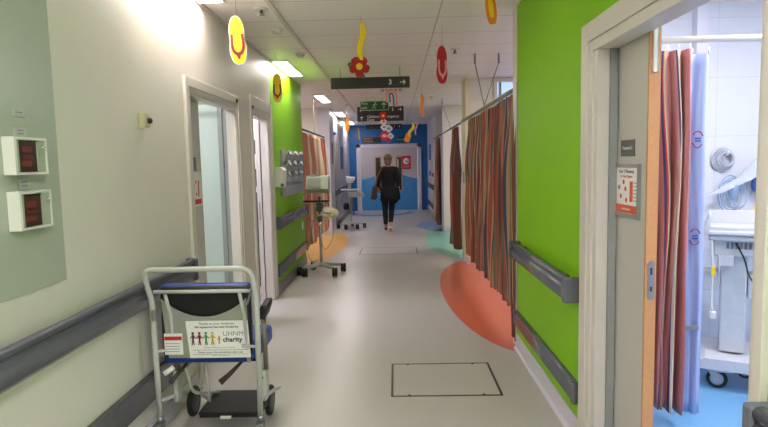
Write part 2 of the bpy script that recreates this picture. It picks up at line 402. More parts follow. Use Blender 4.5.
P('edge_trim', trimw, lf3, lambda b: b.box(-1.516, -1.469, 6.10, 6.115, .012, 2.08))
P('lock_plate', steel, lf3, lambda b: b.box(-1.5, -1.485, 6.094, 6.101, .90, 1.1, .003))
P('buffer', ink, d3, lambda b: b.box(XL+.022, XL+.034, 5.40, 5.43, 2.045, 2.075, .003))
one('wall_hook', black, lambda b: (b.box(-1.70, -1.57, 6.36, 6.399, 1.76, 1.79, .004), b.box(-1.60, -1.57, 6.30, 6.37, 1.63, 1.79, .006)), 'black angled bracket high inside the second left doorway', 'bracket')
one('wall_dispenser', black, lambda b: (b.box(-1.72, -1.57, 6.36, 6.399, 1.43, 1.46, .004), b.box(-1.62, -1.57, 6.30, 6.37, 1.26, 1.46, .008)), 'black dispenser lower of two inside the second left doorway', 'dispenser')
one('hanging_apron', mat('dark_grey_apron', (74,78,100), .6), lambda b: b.box(-1.66, -1.575, 6.29, 6.36, .1, 1.2, .02, 3), 'dark grey blue apron hanging inside the second left doorway', 'apron')

# ------------------------------------------------------------------ end double doors
d4 = structE('door_4', (-.18, 17.6, 0))
P('door_frame', lilac, d4, lambda b: (b.box(-1.2, -1.08, 17.54, 17.62, 0, 2.08, .005), b.box(.71, .82, 17.54, 17.62, 0, 2.08, .005), b.box(-1.2, .82, 17.54, 17.62, 1.97, 2.08, .005)))
for (xa, xb, vx0, vx1) in ((-1.07, -.185, -.60, -.46), (-.175, .70, .055, .195)):
    L = P('door_leaf', ldd, d4, lambda b: b.box(xa, xb, 17.585, 17.63, .005, 1.965, .002))
    n = 14; pts = [(xa+.01, 17.585, .01)]
    for k in range(n+1):
        x = xa+.01+(xb-xa-.02)*k/n; t = (x+.18)/.88
        pts.append((x, 17.585, .97+.24*math.exp(-(t*1.25)**2*1.6)))
    pts.append((xb-.01, 17.585, .01))
    P('blue_film', lbd, L, lambda b: b.prism(pts, (0,-.002,0)), 'light blue lower part of the door with a wavy top')
    P('vision_frame', wood, L, lambda b: (b.box(vx0-.035, vx0, 17.57, 17.585, .6, 1.7), b.box(vx1, vx1+.03, 17.57, 17.585, .6, 1.7), b.box(vx0, vx1, 17.57, 17.585, 1.66, 1.7), b.box(vx0, vx1, 17.57, 17.585, .6, .64)))
    P('vision_panel', mat('dark_glass', (30,36,46), .15), L, lambda b: b.box(vx0, vx1, 17.578, 17.585, .64, 1.66))
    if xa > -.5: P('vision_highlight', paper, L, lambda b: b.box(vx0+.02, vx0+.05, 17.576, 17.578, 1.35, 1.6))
nt_ = thing('wall_notice', 'red notice with a white disc on the right leaf of the blue end doors', 'notice', (.35,17.575,1.29))
P('board', red, nt_, lambda b: b.box(.22, .49, 17.570, 17.583, 1.29, 1.70))
P('disc', paper, nt_, lambda b: b.lathe((.355,17.570,1.53),[(.0001,-.001),(.1,-.001),(.1,.002)],20,'y'))
P('symbol', red, nt_, lambda b: b.box(.315,.395,17.567,17.569,1.51,1.55))
text('NO ENTRY', .045, (.355,17.569,1.36), paper, nt_, align='CENTER')

# ------------------------------------------------------------------ handrails
def rail_thing(name, label, x, sgn, y0, y1, zlo, zhi, out, group, lower=False, cut=False):
    """wall rail: rounded bumper on a core with two returned end caps; sgn points away from the wall"""
    t = thing(name, label, 'handrail', (x, (y0+y1)/2, zlo), group)
    h = zhi-zlo
    def prof(k=1):
        if lower: q = [(0,.0),(.55,0),(.9,.1),(1,.3),(1,.75),(.9,.93),(.6,1),(0,1)]
        else: q = [(.45,0),(.8,.02),(.96,.12),(1,.3),(1,.52),(.93,.62),(.84,.66),(.84,.74),(.93,.80),(.95,.9),(.86,.98),(.62,1),(.45,.96)]
        return [(x+sgn*out*a, zlo+h*b) for a, b in q]
    def body(b):
        p = prof(); R = []
        for y in (y0+.02, y1-.02): R.append([b.bm.verts.new((a, y, c)) for a, c in p])
        for i in range(len(p)):
            f = b._f([R[0][i], R[0][(i+1)%len(p)], R[1][(i+1)%len(p)], R[1][i]]); f.smooth = True
        b._f(R[0]); b._f(R[1])
    P('bumper', rail, t, body)
    P('core', raild, t, lambda b: b.box(min(x, x+sgn*out*.45), max(x, x+sgn*out*.45), y0+.03, y1-.03, zlo+h*.2, zlo+h*.8))
    for ya, yb in ((y0, y0+.035), (y1-.035, y1)):
        P('end_cap', rail, t, lambda b: b.box(min(x, x+sgn*(out+.003)), max(x, x+sgn*(out+.003)), ya, yb, zlo-.003, zhi+.003, .014, 3))
    if not lower:
        n = max(2, int((y1-y0)/1.0))
        for k in range(n):
            yk = y0+.2+(y1-y0-.4)*k/(n-1)
            P('bracket', raild, t, lambda b: b.box(min(x, x+sgn*out*.5), max(x, x+sgn*out*.5), yk-.03, yk+.03, zlo+h*.05, zlo+h*.86, .004))
    return t
g = 'grey wall rails'
rail_thing('handrail', 'long grey handrail on the near cream wall behind the wheelchair', XL, 1, -1.8, 3.62, .76, .905, .072, g)
rail_thing('crash_rail', 'low grey crash rail near the floor on the cream wall', XL, 1, -1.8, 3.62, .22, .37, .045, g, True)
rail_thing('handrail', 'grey handrail on the near green wall above the low rail', XR, -1, 2.885, 4.3, .75, .88, .085, g)
rail_thing('crash_rail', 'low grey crash rail on the near right green wall', XR, -1, 2.885, 4.38, .20, .315, .035, g, True)
rail_thing('handrail', 'grey handrail end in the bottom right corner beside the door frame', XR, -1, -1.2, 1.385, .75, .88, .085, g)
rail_thing('handrail', 'grey handrail on the left green wall under the pocket rack', XL, 1, 6.36, 8.36, .765, .9, .07, g)
rail_thing('crash_rail', 'low grey crash rail on the left green wall beside the monitor trolley', XL, 1, 6.36, 8.4, .21, .345, .04, g, True)
rail_thing('handrail', 'far grey handrail on the left lilac wall behind the second trolley', -1.42, 1, 12.7, 17.2, .77, .9, .07, g)
rail_thing('handrail', 'far grey handrail on the right wall near the blue end wall', 1.02, -1, 14.4, 17.3, .77, .9, .07, g)
rail_thing('crash_rail', 'low far crash rail on the right wall near the blue end wall', 1.02, -1, 14.4, 17.4, .22, .35, .04, g, True)

# ------------------------------------------------------------------ lights
def ceiling_light(x, y, label, L=1.05, W=.15):
    t = thing('ceiling_light', label, 'ceiling light', (x, y, CZ-.012), 'recessed ceiling lights')
    P('frame', plas, t, lambda b: (b.box(x-W/2-.02, x-W/2, y-L/2-.02, y+L/2+.02, CZ-.012, CZ), b.box(x+W/2, x+W/2+.02, y-L/2-.02, y+L/2+.02, CZ-.012, CZ), b.box(x-W/2, x+W/2, y-L/2-.02, y-L/2, CZ-.012, CZ), b.box(x-W/2, x+W/2, y+L/2, y+L/2+.02, CZ-.012, CZ)))
    P('diffuser', diff, t, lambda b: b.box(x-W/2, x+W/2, y-L/2, y+L/2, CZ-.006, CZ), 'lit white diffuser')
for y, lb in ((.55,'ceiling light over the near cream wall above the camera'),(3.55,'nearest ceiling light, cut by the top edge above the cream wall'),(6.95,'bright ceiling light against the start of the left green wall'),(10.2,'ceiling light beyond the left green wall outside the left bay'),(13.4,'ceiling light before the last, high over the second trolley'),(16.3,'furthest ceiling light close to the blue end wall')):
    ceiling_light(-1.275, y, lb)
def panel(x, y, label, W=.55, L=.55):
    t = thing('ceiling_panel_light', label, 'ceiling light', (x, y, CZ-.012), 'square panel lights of rooms and bays')
    P('frame', plas, t, lambda b: (b.box(x-W/2-.02, x+W/2+.02, y-L/2-.02, y-L/2, CZ-.012, CZ), b.box(x-W/2-.02, x+W/2+.02, y+L/2, y+L/2+.02, CZ-.012, CZ), b.box(x-W/2-.02, x-W/2, y-L/2, y+L/2, CZ-.012, CZ), b.box(x+W/2, x+W/2+.02, y-L/2, y+L/2, CZ-.012, CZ)))
    P('diffuser', panelm, t, lambda b: b.box(x-W/2, x+W/2, y-L/2, y+L/2, CZ-.03, CZ))
panelm = mat('lit_square_panel', (255,252,250), .5, noise=0, emit=17, ecol=(250,248,255))
panel(2.2, 3.0, 'square panel light in the treatment room nearer its far wall'); panel(2.3, 1.4, 'square panel light in the treatment room near its front')
panel(2.2, 6.2, 'square panel light in the first right bay')
panel(2.2, 10.3, 'square panel light in the second right bay')
panel(-2.9, 10.1, 'square panel light in the left curtained bay'); panel(-2.4, 4.1, 'square panel light in the first left room'); panel(-2.3, 5.8, 'square panel light in the second left room')
panel(.3, .2, 'added unseen fill panel over the corridor above the camera'); panel(.3, -1.4, 'added unseen fill panel furthest behind the camera')  # both corridor panels are added out of view as fill light

# ------------------------------------------------------------------ small ceiling fittings
def detector(x, y, label, kind=0):
    t = thing('ceiling_fitting', label, 'detector', (x, y, CZ-.03), 'small ceiling fittings')
    P('base', plas, t, lambda b: b.lathe((x,y,CZ-.012), [(.05,0),(.055,.006),(.055,.012)], 20))
    if kind == 0: P('head', plas, t, lambda b: b.lathe((x,y,CZ-.045), [(.02,0),(.036,.008),(.04,.034)], 20))
    else: P('head', steel, t, lambda b: b.lathe((x,y,CZ-.05), [(.018,0),(.03,.004),(.012,.01),(.012,.04)], 14))
detector(-.98, 4.3, 'nearest sprinkler head beside the first yellow flip-flop', 1)
detector(-1.0, 4.95, 'wide detector on the ceiling right of the yellow flip-flop')
detector(-.98, 6.05, 'small detector between the long ceiling light and the flower')
detector(.65, 6.0, 'sprinkler head right of the red flip-flop', 1)
detector(.63, 6.7, 'detector right of the red flip-flop, slightly farther')
detector(.68, 10.2, 'distant detector over the far right curtains')
detector(-.95, 11.2, 'distant detector left of the green fire exit sign')
one('ceiling_vent', jambgrey, lambda b: [b.box(-.2+k*.07, -.155+k*.07, 9.1, 9.3, CZ-.01, CZ, .002) for k in range(5)], 'small slotted ceiling vent behind the first black sign', 'vent')
one('ceiling_rail', trimw, lambda b: b.box(-.905, -.87, 1.5, 17, CZ-.012, CZ, .002), 'long pale strip running along the ceiling to the left', 'strip')

# ------------------------------------------------------------------ hanging signs
def sign(label, x0, x1, y, z0, z1, m=signblack, cat='sign', name='hanging_sign', group='hanging direction signs', hang=True):
    t = thing(name, label, cat, ((x0+x1)/2, y, z0), group)
    P('board', m, t, lambda b: b.box(x0, x1, y-.012, y+.012, z0, z1, .002))
    if hang:
        for xx in (x0+.12, x1-.12): P('suspension_wire', rope, t, lambda b: b.sweep([(xx,y,z1),(xx,y,CZ)], .003, 6))
    return t
s1 = sign('black hanging sign reading 3 with a right arrow, nearest of the signs', -.77, .2, 7.0, 2.415, 2.55)
text('3', .085, (-.04, 6.987, 2.482), paper, s1, align='CENTER', bold=.0015)
P('arrow', paper, s1, lambda b: arrow(b, (.115, 2.482), .07, 'right', 6.987))
s2 = sign('green fire exit sign with running man and up arrow', -.61, -.09, 10.2, 2.44, 2.61, signgreen, 'sign', 'fire_exit_sign')
P('border', signpale, s2, lambda b: (b.box(-.61,-.09,10.186,10.188,2.598,2.61), b.box(-.61,-.09,10.186,10.188,2.44,2.45), b.box(-.61,-.60,10.186,10.188,2.44,2.61), b.box(-.10,-.09,10.186,10.188,2.44,2.61)))
text('Fire', .075, (-.59,10.186,2.565), signpale, s2, bold=.001); text('exit', .075, (-.59,10.186,2.49), signpale, s2, bold=.001)
P('arrow', signpale, s2, lambda b: arrow(b, (-.18, 2.525), .11, 'up', 10.187))
P('running_man', signpale, s2, lambda b: (b.lathe((-.33,10.187,2.578),[(.0001,-.001),(.013,-.001),(.013,.001)],12,'y'),
    b.sweep([(-.34,10.185,2.56),(-.355,10.185,2.515)], .009, 6), b.sweep([(-.355,10.185,2.515),(-.33,10.185,2.49),(-.345,10.185,2.46)], .006, 6),
    b.sweep([(-.355,10.185,2.515),(-.375,10.185,2.485),(-.405,10.185,2.485)], .006, 6), b.sweep([(-.34,10.185,2.553),(-.31,10.185,2.54),(-.295,10.185,2.555)], .005, 6), b.sweep([(-.34,10.185,2.553),(-.37,10.185,2.545),(-.38,10.185,2.52)], .005, 6)))
s3 = sign("large black hanging sign behind the fire exit sign reading Children's Emergency Care", -.76, .2, 11.7, 2.355, 2.655)
text("Children's Emergency", .075, (-.56,11.687,2.45), paper, s3, bold=.0008); text('Care', .075, (-.56,11.687,2.385), paper, s3, bold=.0008)
text('1', .085, (-.52,11.687,2.58), paper, s3); text('2', .09, (-.05,11.687,2.59), paper, s3, bold=.001)
P('arrow', paper, s3, lambda b: (arrow(b, (.12,2.59), .08, 'right', 11.687), arrow(b, (-.67,2.42), .08, 'up', 11.687), arrow(b, (-.67,2.58), .08, 'left', 11.687)))
s4 = sign('furthest black hanging sign, small, with a number and a right arrow', -.77, .22, 15.5, 2.415, 2.55)
text('1', .09, (.0,15.487,2.482), paper, s4, align='CENTER'); P('arrow', paper, s4, lambda b: arrow(b, (.13,2.482), .07, 'right', 15.487))
s5 = sign('dark wall sign on the blue wall above the left end door leaf', -1.01, -.42, 17.58, 2.13, 2.29, signblack, name='wall_sign', group='signs above the end doors', hang=False)
text("Children's", .07, (-.97,17.565,2.25), orange, s5); text('Emergency', .07, (-.97,17.565,2.175), orange, s5)
s6 = sign('green wall sign on the blue wall above the right end door leaf', .05, .39, 17.58, 2.14, 2.28, signgreen, name='wall_sign', group='signs above the end doors', hang=False)
text('Fire exit', .08, (.07,17.565,2.21), signpale, s6)

# ------------------------------------------------------------------ hanging card mobiles
MG = 'card cut-outs hanging from the ceiling'
def card(pts2, c, yaw, h, m, parent, name='card', dy=0, t=.006, tilt=0):
    """flat outline pts2 (unit box, height 1) scaled to h, turned by yaw about the vertical"""
    ca, sa = math.cos(yaw), math.sin(yaw)
    ct, st = math.cos(tilt), math.sin(tilt)
    out = []
    for a, b in pts2:
        a, b = a*ct-b*st, a*st+b*ct
        out.append((c[0]+a*h*ca+dy*sa, c[1]+a*h*sa-dy*ca, c[2]+b*h))
    return P(name, m, parent, lambda mb: mb.prism(out, (-t*sa, t*ca, 0)))
def strand(c, h, parent): P('string', rope, parent, lambda b: b.sweep([(c[0],c[1],c[2]+h/2-.01),(c[0],c[1],CZ)], .0012, 5))
def sole_pts(k=1.0, flip=False):
    pts = []
    N = 28
    for i in range(N):
        a = 2*PI*i/N; z = math.cos(a)*.5; 
        w = .15+.05*math.cos(2*a+PI)*0 + (.035 if z < 0 else -.01)*abs(math.sin(a))
        wa = .155 + .03*(-z) - .03*math.exp(-((z-.02)/.14)**2)
        s = abs(math.sin(a))**.75*(1 if math.sin(a) > 0 else -1)
        pts.append((s*wa, z))
    return [(a*k*1.12, -b if flip else b) for a, b in pts]
def flipflop(c, h, yaw, m, ms, label, tilt=0, grp=MG):
    t = thing('flip_flop_cutout', label, 'hanging decoration', c, grp)
    card([(a*1.1, b*1.03) for a, b in sole_pts()], c, yaw, h, paper if m is yellow else m, t, 'backing', 0, tilt=tilt)
    card(sole_pts(), c, yaw, h, m, t, 'sole', .002, .003, tilt)
    # strap: a U with a toe post
    U = []
    for i in range(13):
        a = PI*i/12; U.append((-math.cos(a)*.15, -.08-.25*math.sin(a)**.9))
    U = [(-.135,.13)]+U+[(.135,.13)]
    V = [(x*.62, z*.76 if z < 0 else z) for x, z in U]
    strap = [U[i] for i in range(len(U))]+[V[i] for i in range(len(V)-1,-1,-1)]
    card(strap, c, yaw, h, ms, t, 'strap', .005, .003, tilt)
    card([(.035*math.cos(2*PI*k/12), -.33+.07*math.sin(2*PI*k/12)) for k in range(12)], c, yaw, h, ms, t, 'toe_post', .0065, .003, tilt)
    strand(c, h*.96, t)
    return t
flipflop((-1.08,3.97,2.37), .325, .15, yellow, maroon, 'large yellow flip-flop cut-out with maroon strap, nearest on the left', .06)
flipflop((-1.22,5.95,2.305), .29, .1, yellow, maroon, 'smaller yellow flip-flop cut-out with maroon strap before the green wall', 0)
flipflop((.42,4.9,2.325), .31, .55, red, pink, 'red flip-flop cut-out with pale strap, hanging right of centre', 0)
def strip(c, h, w, m, label, yaw=0, tilt=0, bend=.0, m2=None):
    t = thing('card_cutout', label, 'hanging decoration', c, MG)
    N = 10; L = []; Rr = []
    for i in range(N+1):
        u = i/N-.5; ww = w/h/2*(1-.5*abs(2*u)**3); o = bend*math.sin(u*2*PI)
        L.append((o-ww, u)); Rr.append((o+ww, u))
    card(L+Rr[::-1], c, yaw, h, m, t, 'card', 0, .004, tilt)
    if m2: card([(a*.45, b*.6) for a, b in L+Rr[::-1]], c, yaw, h, m2, t, 'inner_shape', .003, .002, tilt)
    strand(c, h, t)
strip((.685,4.0,2.55), .22, .075, orange, 'orange and yellow cut-out at the top edge right of centre', 0, .12, 0, yellow)
strip((-.25,4.6,2.478), .30, .05, yellow, 'twisted yellow cut-out hanging above the red flower', .3, 0, .06)
strip((.42,8.5,2.345), .33, .05, orange, 'narrow orange cut-out left of the right hand curtains', .2, .03, .04)
strip((-.915,11.0,2.255), .25, .09, orange, 'orange cut-out hanging left before the blue end wall', .2, 0, 0, gold)
strip((.36,12.0,2.18), .30, .07, yellow, 'bright yellow cut-out hanging before the blue wall on the right', .2, -.25, .1)
strip((.28,12.1,2.02), .19, .13, orange, 'orange shape just below the bright yellow cut-out', 0, 0, .1)
strip((.465,12.0,2.23), .32, .03, pink, 'thin pink cut-out right of the bright yellow one', .2, -.1, .05)
strip((-.755,12.0,2.12), .26, .03, gold, 'thin pale cut-out high on the left of the end doors', .2, .12, .03)
# flower
def flower(c, R, label, hide_leaf=False):
    t = thing('flower_cutout', label, 'hanging decoration', c, MG)
    card([(.0,0)]+[], c, 0, 1, red, t) if False else None
    if not hide_leaf:
        for a0 in (PI/2-.1, -PI/2+.3, .0+2.9):
            pts = [(.86*R*math.cos(a0)+.22*R*math.cos(2*PI*k/10), .86*R*math.sin(a0)+.22*R*math.sin(2*PI*k/10)) for k in range(10)]
            card(pts, c, 0, 1, pgreen, t, 'leaf', -.004, .003)
    for k5 in range(5):
        a0 = 2*PI*k5/5+PI/2+.63
        pts = []
        for k in range(16):
            a = 2*PI*k/16; rr = .42*R*(1-.22*math.exp(-(a/.35)**2)-.22*math.exp(-((a-2*PI)/.35)**2))
            x, z = .58*R+rr*math.cos(a), rr*.92*math.sin(a)
            pts.append((x*math.cos(a0)-z*math.sin(a0), x*math.sin(a0)+z*math.cos(a0)))
        card(pts, c, 0, 1, red, t, 'petal', .001*k5, .003)
    card([(.3*R*math.cos(2*PI*k/18), .3*R*math.sin(2*PI*k/18)) for k in range(18)], c, 0, 1, yellow, t, 'flower_centre', .009, .004)
    strand(c, R*1.8, t)
flower((-.355,6.0,2.512), .118, 'red flower cut-out with yellow centre above the first black sign')
flower((-.21,10.9,2.40), .09, 'small distant red flower cut-out before the large black sign', True)
# rainbow
t = thing('rainbow_cutout', 'rainbow arch cut-out hanging under the first black sign', 'hanging decoration', (-.035,8.0,2.42), MG)
for k, m in enumerate((pink, orange, lilac, lblue, purple)):
    r1 = .085-.014*k; r0 = r1-.014; pts = []
    for i in range(13):
        a = PI*i/12; pts.append((r1*math.cos(a), r1*1.1*math.sin(a)))
    pts += [(-r1, -.09), (-r0, -.09)]
    for i in range(13):
        a = PI-PI*i/12; pts.append((r0*math.cos(a), r0*1.1*math.sin(a)))
    pts += [(r0, -.16), (r1, -.16)]
    card(pts, (-.035,8.0,2.44), .2, 1, m, t, 'band', .0005*k, .003, .1)
strand((-.035,8.0,2.44), .17, t)
# cluster of small pieces
for (x, z, R, m, m2, lb) in ((-.21,2.31,.06,paper,orange,'white and orange round cut-out, top of the cluster before the end doors'),(-.2,2.2,.065,paper,lblue,'white cut-out with blue, second in the cluster before the end doors'),
        (-.11,2.17,.07,paper,lblue,'white cut-out right of the second in the cluster'),(-.2,2.03,.085,red,pink,'red round cut-out low in the cluster before the end doors'),(-.08,2.02,.06,lilac,lblue,'lilac cut-out low right in the cluster'),(-.12,1.95,.045,red,maroon,'small dark red cut-out at the bottom of the cluster')):
    c = (x, 11.05+.05*z, z); t = thing('round_cutout', lb, 'hanging decoration', c, MG)
    card([((R*(1+.12*math.cos(4*2*PI*k/20)))*math.cos(2*PI*k/20), R*(1+.12*math.cos(4*2*PI*k/20))*math.sin(2*PI*k/20)) for k in range(20)], c, 0, 1, m, t, 'card', 0, .004)
    card([(R*.55*math.cos(2*PI*k/14), R*.4*math.sin(2*PI*k/14)) for k in range(14)], c, 0, 1, m2, t, 'inner_shape', .003, .002)
    strand(c, R*1.9, t)

# ------------------------------------------------------------------ floor markings and access covers
def ellipse_slab(nm, m, cx, cy, a, b_, x0, x1, label, cat='floor marking'):
    N = 72; pts = []
    for k in range(N):
        an = 2*PI*k/N; x = cx+a*math.cos(an); y = cy+b_*math.sin(an)
        x = min(max(x, x0), x1)
        if pts and (Vector((x,y,.0012))-Vector(pts[-1])).length < 1e-4: continue
        pts.append((x, y, .0012))
    return one(nm, m, lambda b: b.prism(pts, (0,0,-.0011)), label, cat, 'coloured floor inlays')
ellipse_slab('floor_inlay', v_orange, 1.02, 6.3, .51, 2.02, .4, 3.4, 'terracotta orange floor patch below the nearest right curtain')
one('floor_inlay', v_green, lambda b: b.prism([(1.05+.5*math.cos(a), 10.5+1.95*math.sin(a), .0012) for a in [2*PI*k/64 for k in range(64)]], (0,0,-.0011)), 'mint green floor patch beyond the terracotta one', 'floor marking', 'coloured floor inlays')
ellipse_slab('floor_inlay', v_lblue, 1.0, 13.15, .5, 1.1, .4, 1.02, 'sky blue floor patch at the far right')
ellipse_slab('floor_inlay', v_yellow, -1.40, 10.3, .47, 1.85, -3, 0, 'mustard yellow floor patch behind the monitor trolley')
def arc(b):
    pts = [(-.45+1.0*math.cos(a), 17.1+1.35*math.sin(a), .0012) for a in [PI+PI*k/30 for k in range(31)]]
    pts += [(-.45+.8*math.cos(a), 17.1+1.0*math.sin(a), .0012) for a in [2*PI-PI*k/30 for k in range(31)]]
    b.prism(pts, (0,0,-.0011))
one('floor_inlay', v_blue, arc, 'blue curved floor band in front of the end doors', 'floor marking', 'coloured floor inlays')
def cover(x0, x1, y0, y1, label):
    t = thing('access_cover', label, 'floor cover', ((x0+x1)/2,(y0+y1)/2,0), 'floor access covers')
    w = .014
    P('frame', mat('dark_brass_edging', (66,56,50), .4, metal=.3), t, lambda b: (b.box(x0,x1,y0,y0+w,.0002,.0015), b.box(x0,x1,y1-w,y1,.0002,.0015), b.box(x0,x0+w,y0+w,y1-w,.0002,.0015), b.box(x1-w,x1,y0+w,y1-w,.0002,.0015)))
    P('panel', floorm, t, lambda b: b.box(x0+w,x1-w,y0+w,y1-w,.0002,.001))
    P('seam', steel, t, lambda b: (b.box(x0+w+.002,x0+w+.005,y0+w,y1-w,.001,.0014), b.box(x1-w-.005,x1-w-.002,y0+w,y1-w,.001,.0014)))
    for xx in (x0+.12, x1-.12):
        for yy in (y0+w+.008, y1-w-.008):
            P('lifting_hole', ink, t, lambda b: b.lathe((xx,yy,.001),[(.0001,0),(.009,.0003),(.009,.0006),(.0001,.0007)],10))
cover(-.055, .665, 3.48, 4.07, 'rectangular floor access cover with dark edging, foreground')
cover(-.62, .35, 9.1, 9.85, 'far floor access cover, faint outline in mid corridor')

# ------------------------------------------------------------------ near left wall fittings
one('wall_panel', sageP, lambda b: b.box(XL, XL+.006, .2, 2.27, 1.045, CZ-.0, .001), 'large pale sage green sheet covering the upper near left wall', 'wall panel')
XP = XL+.006
def callbox(y0, y1, z0, z1, label):
    t = thing('alarm_box', label, 'alarm box', (XP, (y0+y1)/2, z0), 'white glazed wall boxes')
    P('casing', plas, t, lambda b: (b.box(XP, XP+.045, y0, y0+.012, z0, z1), b.box(XP, XP+.045, y1-.006, y1, z0, z1), b.box(XP, XP+.045, y0+.012, y1-.006, z1-.01, z1), b.box(XP, XP+.045, y0+.012, y1-.006, z0, z0+.008), b.box(XP, XP+.008, y0+.012, y1-.006, z0+.008, z1-.01)))
    [P('front_plate', sageP, t, lambda b: b.box(XP+.03, XP+.04, ya, yb, z0+.008, z1-.01)) for ya, yb in ((y0+.012, y0+.03), (y1-.05, y1-.006))]
    P('window', mat('dark_red_brown_contents', (70,40,36), .3, noise=.3, scale=60), t, lambda b: b.box(XP+.02, XP+.034, y0+.03, y1-.05, z0+.01, z1-.014))
    P('red_handle', mat('faded_red', (116,44,40), .4), t, lambda b: [b.box(XP+.033, XP+.037, y0+.045+dy, y1-.085+dy, z, z+h_, .002) for z, h_, dy in ((z0+.03,.02,0), (z0+.058,.012,.012), (z0+.08,.022,.004))])
    P('lock', chrome, t, lambda b: b.lathe((XP+.038, y1-.018, (z0+z1)/2+.03), [(.011,0),(.009,.008),(.0005,.010)], 14, 'x'))
callbox(1.945, 2.13, 1.485, 1.62, 'upper white glazed box with dark red inside, on the sage panel')
callbox(1.95, 2.135, 1.285, 1.425, 'lower white glazed box with dark red inside, on the sage panel')
def plate(y0, y1, z0, z1, label, lines):
    t = thing('wall_label', label, 'label', (XP,(y0+y1)/2,z0), 'small plates by the glazed boxes')
    P('plate', mat('grey_label_plate', (176,178,172), .4, metal=.1), t, lambda b: b.box(XP, XP+.006, y0, y1, z0, z1, .001))
    for k in range(lines): P('print', grey_ink, t, lambda b: b.box(XP+.006, XP+.0066, y0+.015, y1-.015, z0+(k+.7)*(z1-z0)/(lines+.6), z0+(k+.7)*(z1-z0)/(lines+.6)+.004))
plate(2.01, 2.075, 1.695, 1.728, 'topmost small blank plate on the sage panel', 1)
plate(2.01, 2.075, 1.625, 1.655, 'small grey plate just above the upper glazed box', 2)
plate(2.01, 2.075, 1.432, 1.468, 'small framed plate between the two glazed boxes', 2)
t = thing('motion_sensor', 'small cream sensor with black eye on the cream wall', 'sensor', (XL,3.07,1.72))
P('body', beige, t, lambda b: b.box(XL, XL+.035, 3.03, 3.09, 1.715, 1.80, .005))
P('eye', black, t, lambda b: b.ball((XL+.04,3.075,1.757), .017))

# ------------------------------------------------------------------ left green wall fittings
t = thing('pocket_rack', 'grey wall rack of clear pockets full of white items on the green wall', 'rack', (XL,7.4,1.12))
P('backboard', holder, t, lambda b: b.prism([(XL+.001,6.7,1.12),(XL+.001,8.12,1.10),(XL+.001,8.2,1.66),(XL+.001,6.74,1.68)], (.024,0,0)))
def pk(b, yy, zz): b.prism([(XL+.025,yy,zz),(XL+.05,yy,zz+.01),(XL+.075,yy,zz+.10),(XL+.025,yy,zz+.10)], (0,.42,0))
mat('clear_grey_pocket', (176,178,180), .25)
for r in range(3):
    for k in range(3): P('pocket', MATS['clear_grey_pocket'], t, lambda b: pk(b, 6.76+.46*k, 1.27+.13*r))
P('leaflet_tray', MATS['clear_grey_pocket'], t, lambda b: b.prism([(XL+.025,6.74,1.12),(XL+.03,6.74,1.115),(XL+.07,6.74,1.25),(XL+.025,6.74,1.25)], (0,1.36,0)))
for r in range(3):
    for k in range(3):
        yy = 6.97+.46*k+random.uniform(-.06,.06); zz = 1.385+.13*r
        o = thing('pocket_item', ('crumpled white mask' if (r+k) % 2 else 'loose white wrapped item')+' in the %s pocket of the %s row of the grey rack' % (('left','middle','right')[k], ('bottom','middle','top')[r]), 'medical item', (XL+.045, yy, zz-.05), 'items in the grey wall rack')
        def crump(b):
            b.ball((XL+.062, yy, zz), .042, (.4,2.4,.75), 12, 8)
            for v in b.bm.verts: v.co += Vector((random.uniform(-.006,.008), random.uniform(-.03,.03), random.uniform(-.014,.014)))
        P('body', paper if (r+k) % 2 else lilac, o, crump)
        P('strap', grey_ink, o, lambda b: b.sweep([(XL+.07,yy-.12,zz),(XL+.085,yy-.02,zz-.03),(XL+.085,yy+.08,zz-.03),(XL+.07,yy+.13,zz+.02)], .007, 6))
P('cuff_shelf', holder, t, lambda b: b.box(XL+.025, XL+.04, 6.74, 8.1, 1.245, 1.262))
P('badge', blue, t, lambda b: b.lathe((XL+.027,7.2,1.645),[(.03,0),(.03,.003)],12,'x'))
t = thing('wall_dispenser', 'white wall dispenser left of the grey pocket rack', 'dispenser', (XL,6.5,1.25))
P('body', plas, t, lambda b: b.prism([(XL,6.40,1.25),(XL+.08,6.40,1.24),(XL+.10,6.40,1.44),(XL+.07,6.40,1.47),(XL,6.40,1.48)], (0,.22,0)))
P('badge', pgreen, t, lambda b: b.lathe((XL+.085,6.395,1.27),[(.022,0),(.022,-.004)],14,'y'))
one('wall_socket', plas, lambda b: b.box(XL, XL+.01, 8.12, 8.2, .55, .66, .003), 'small white socket plate low on the left green wall', 'socket')

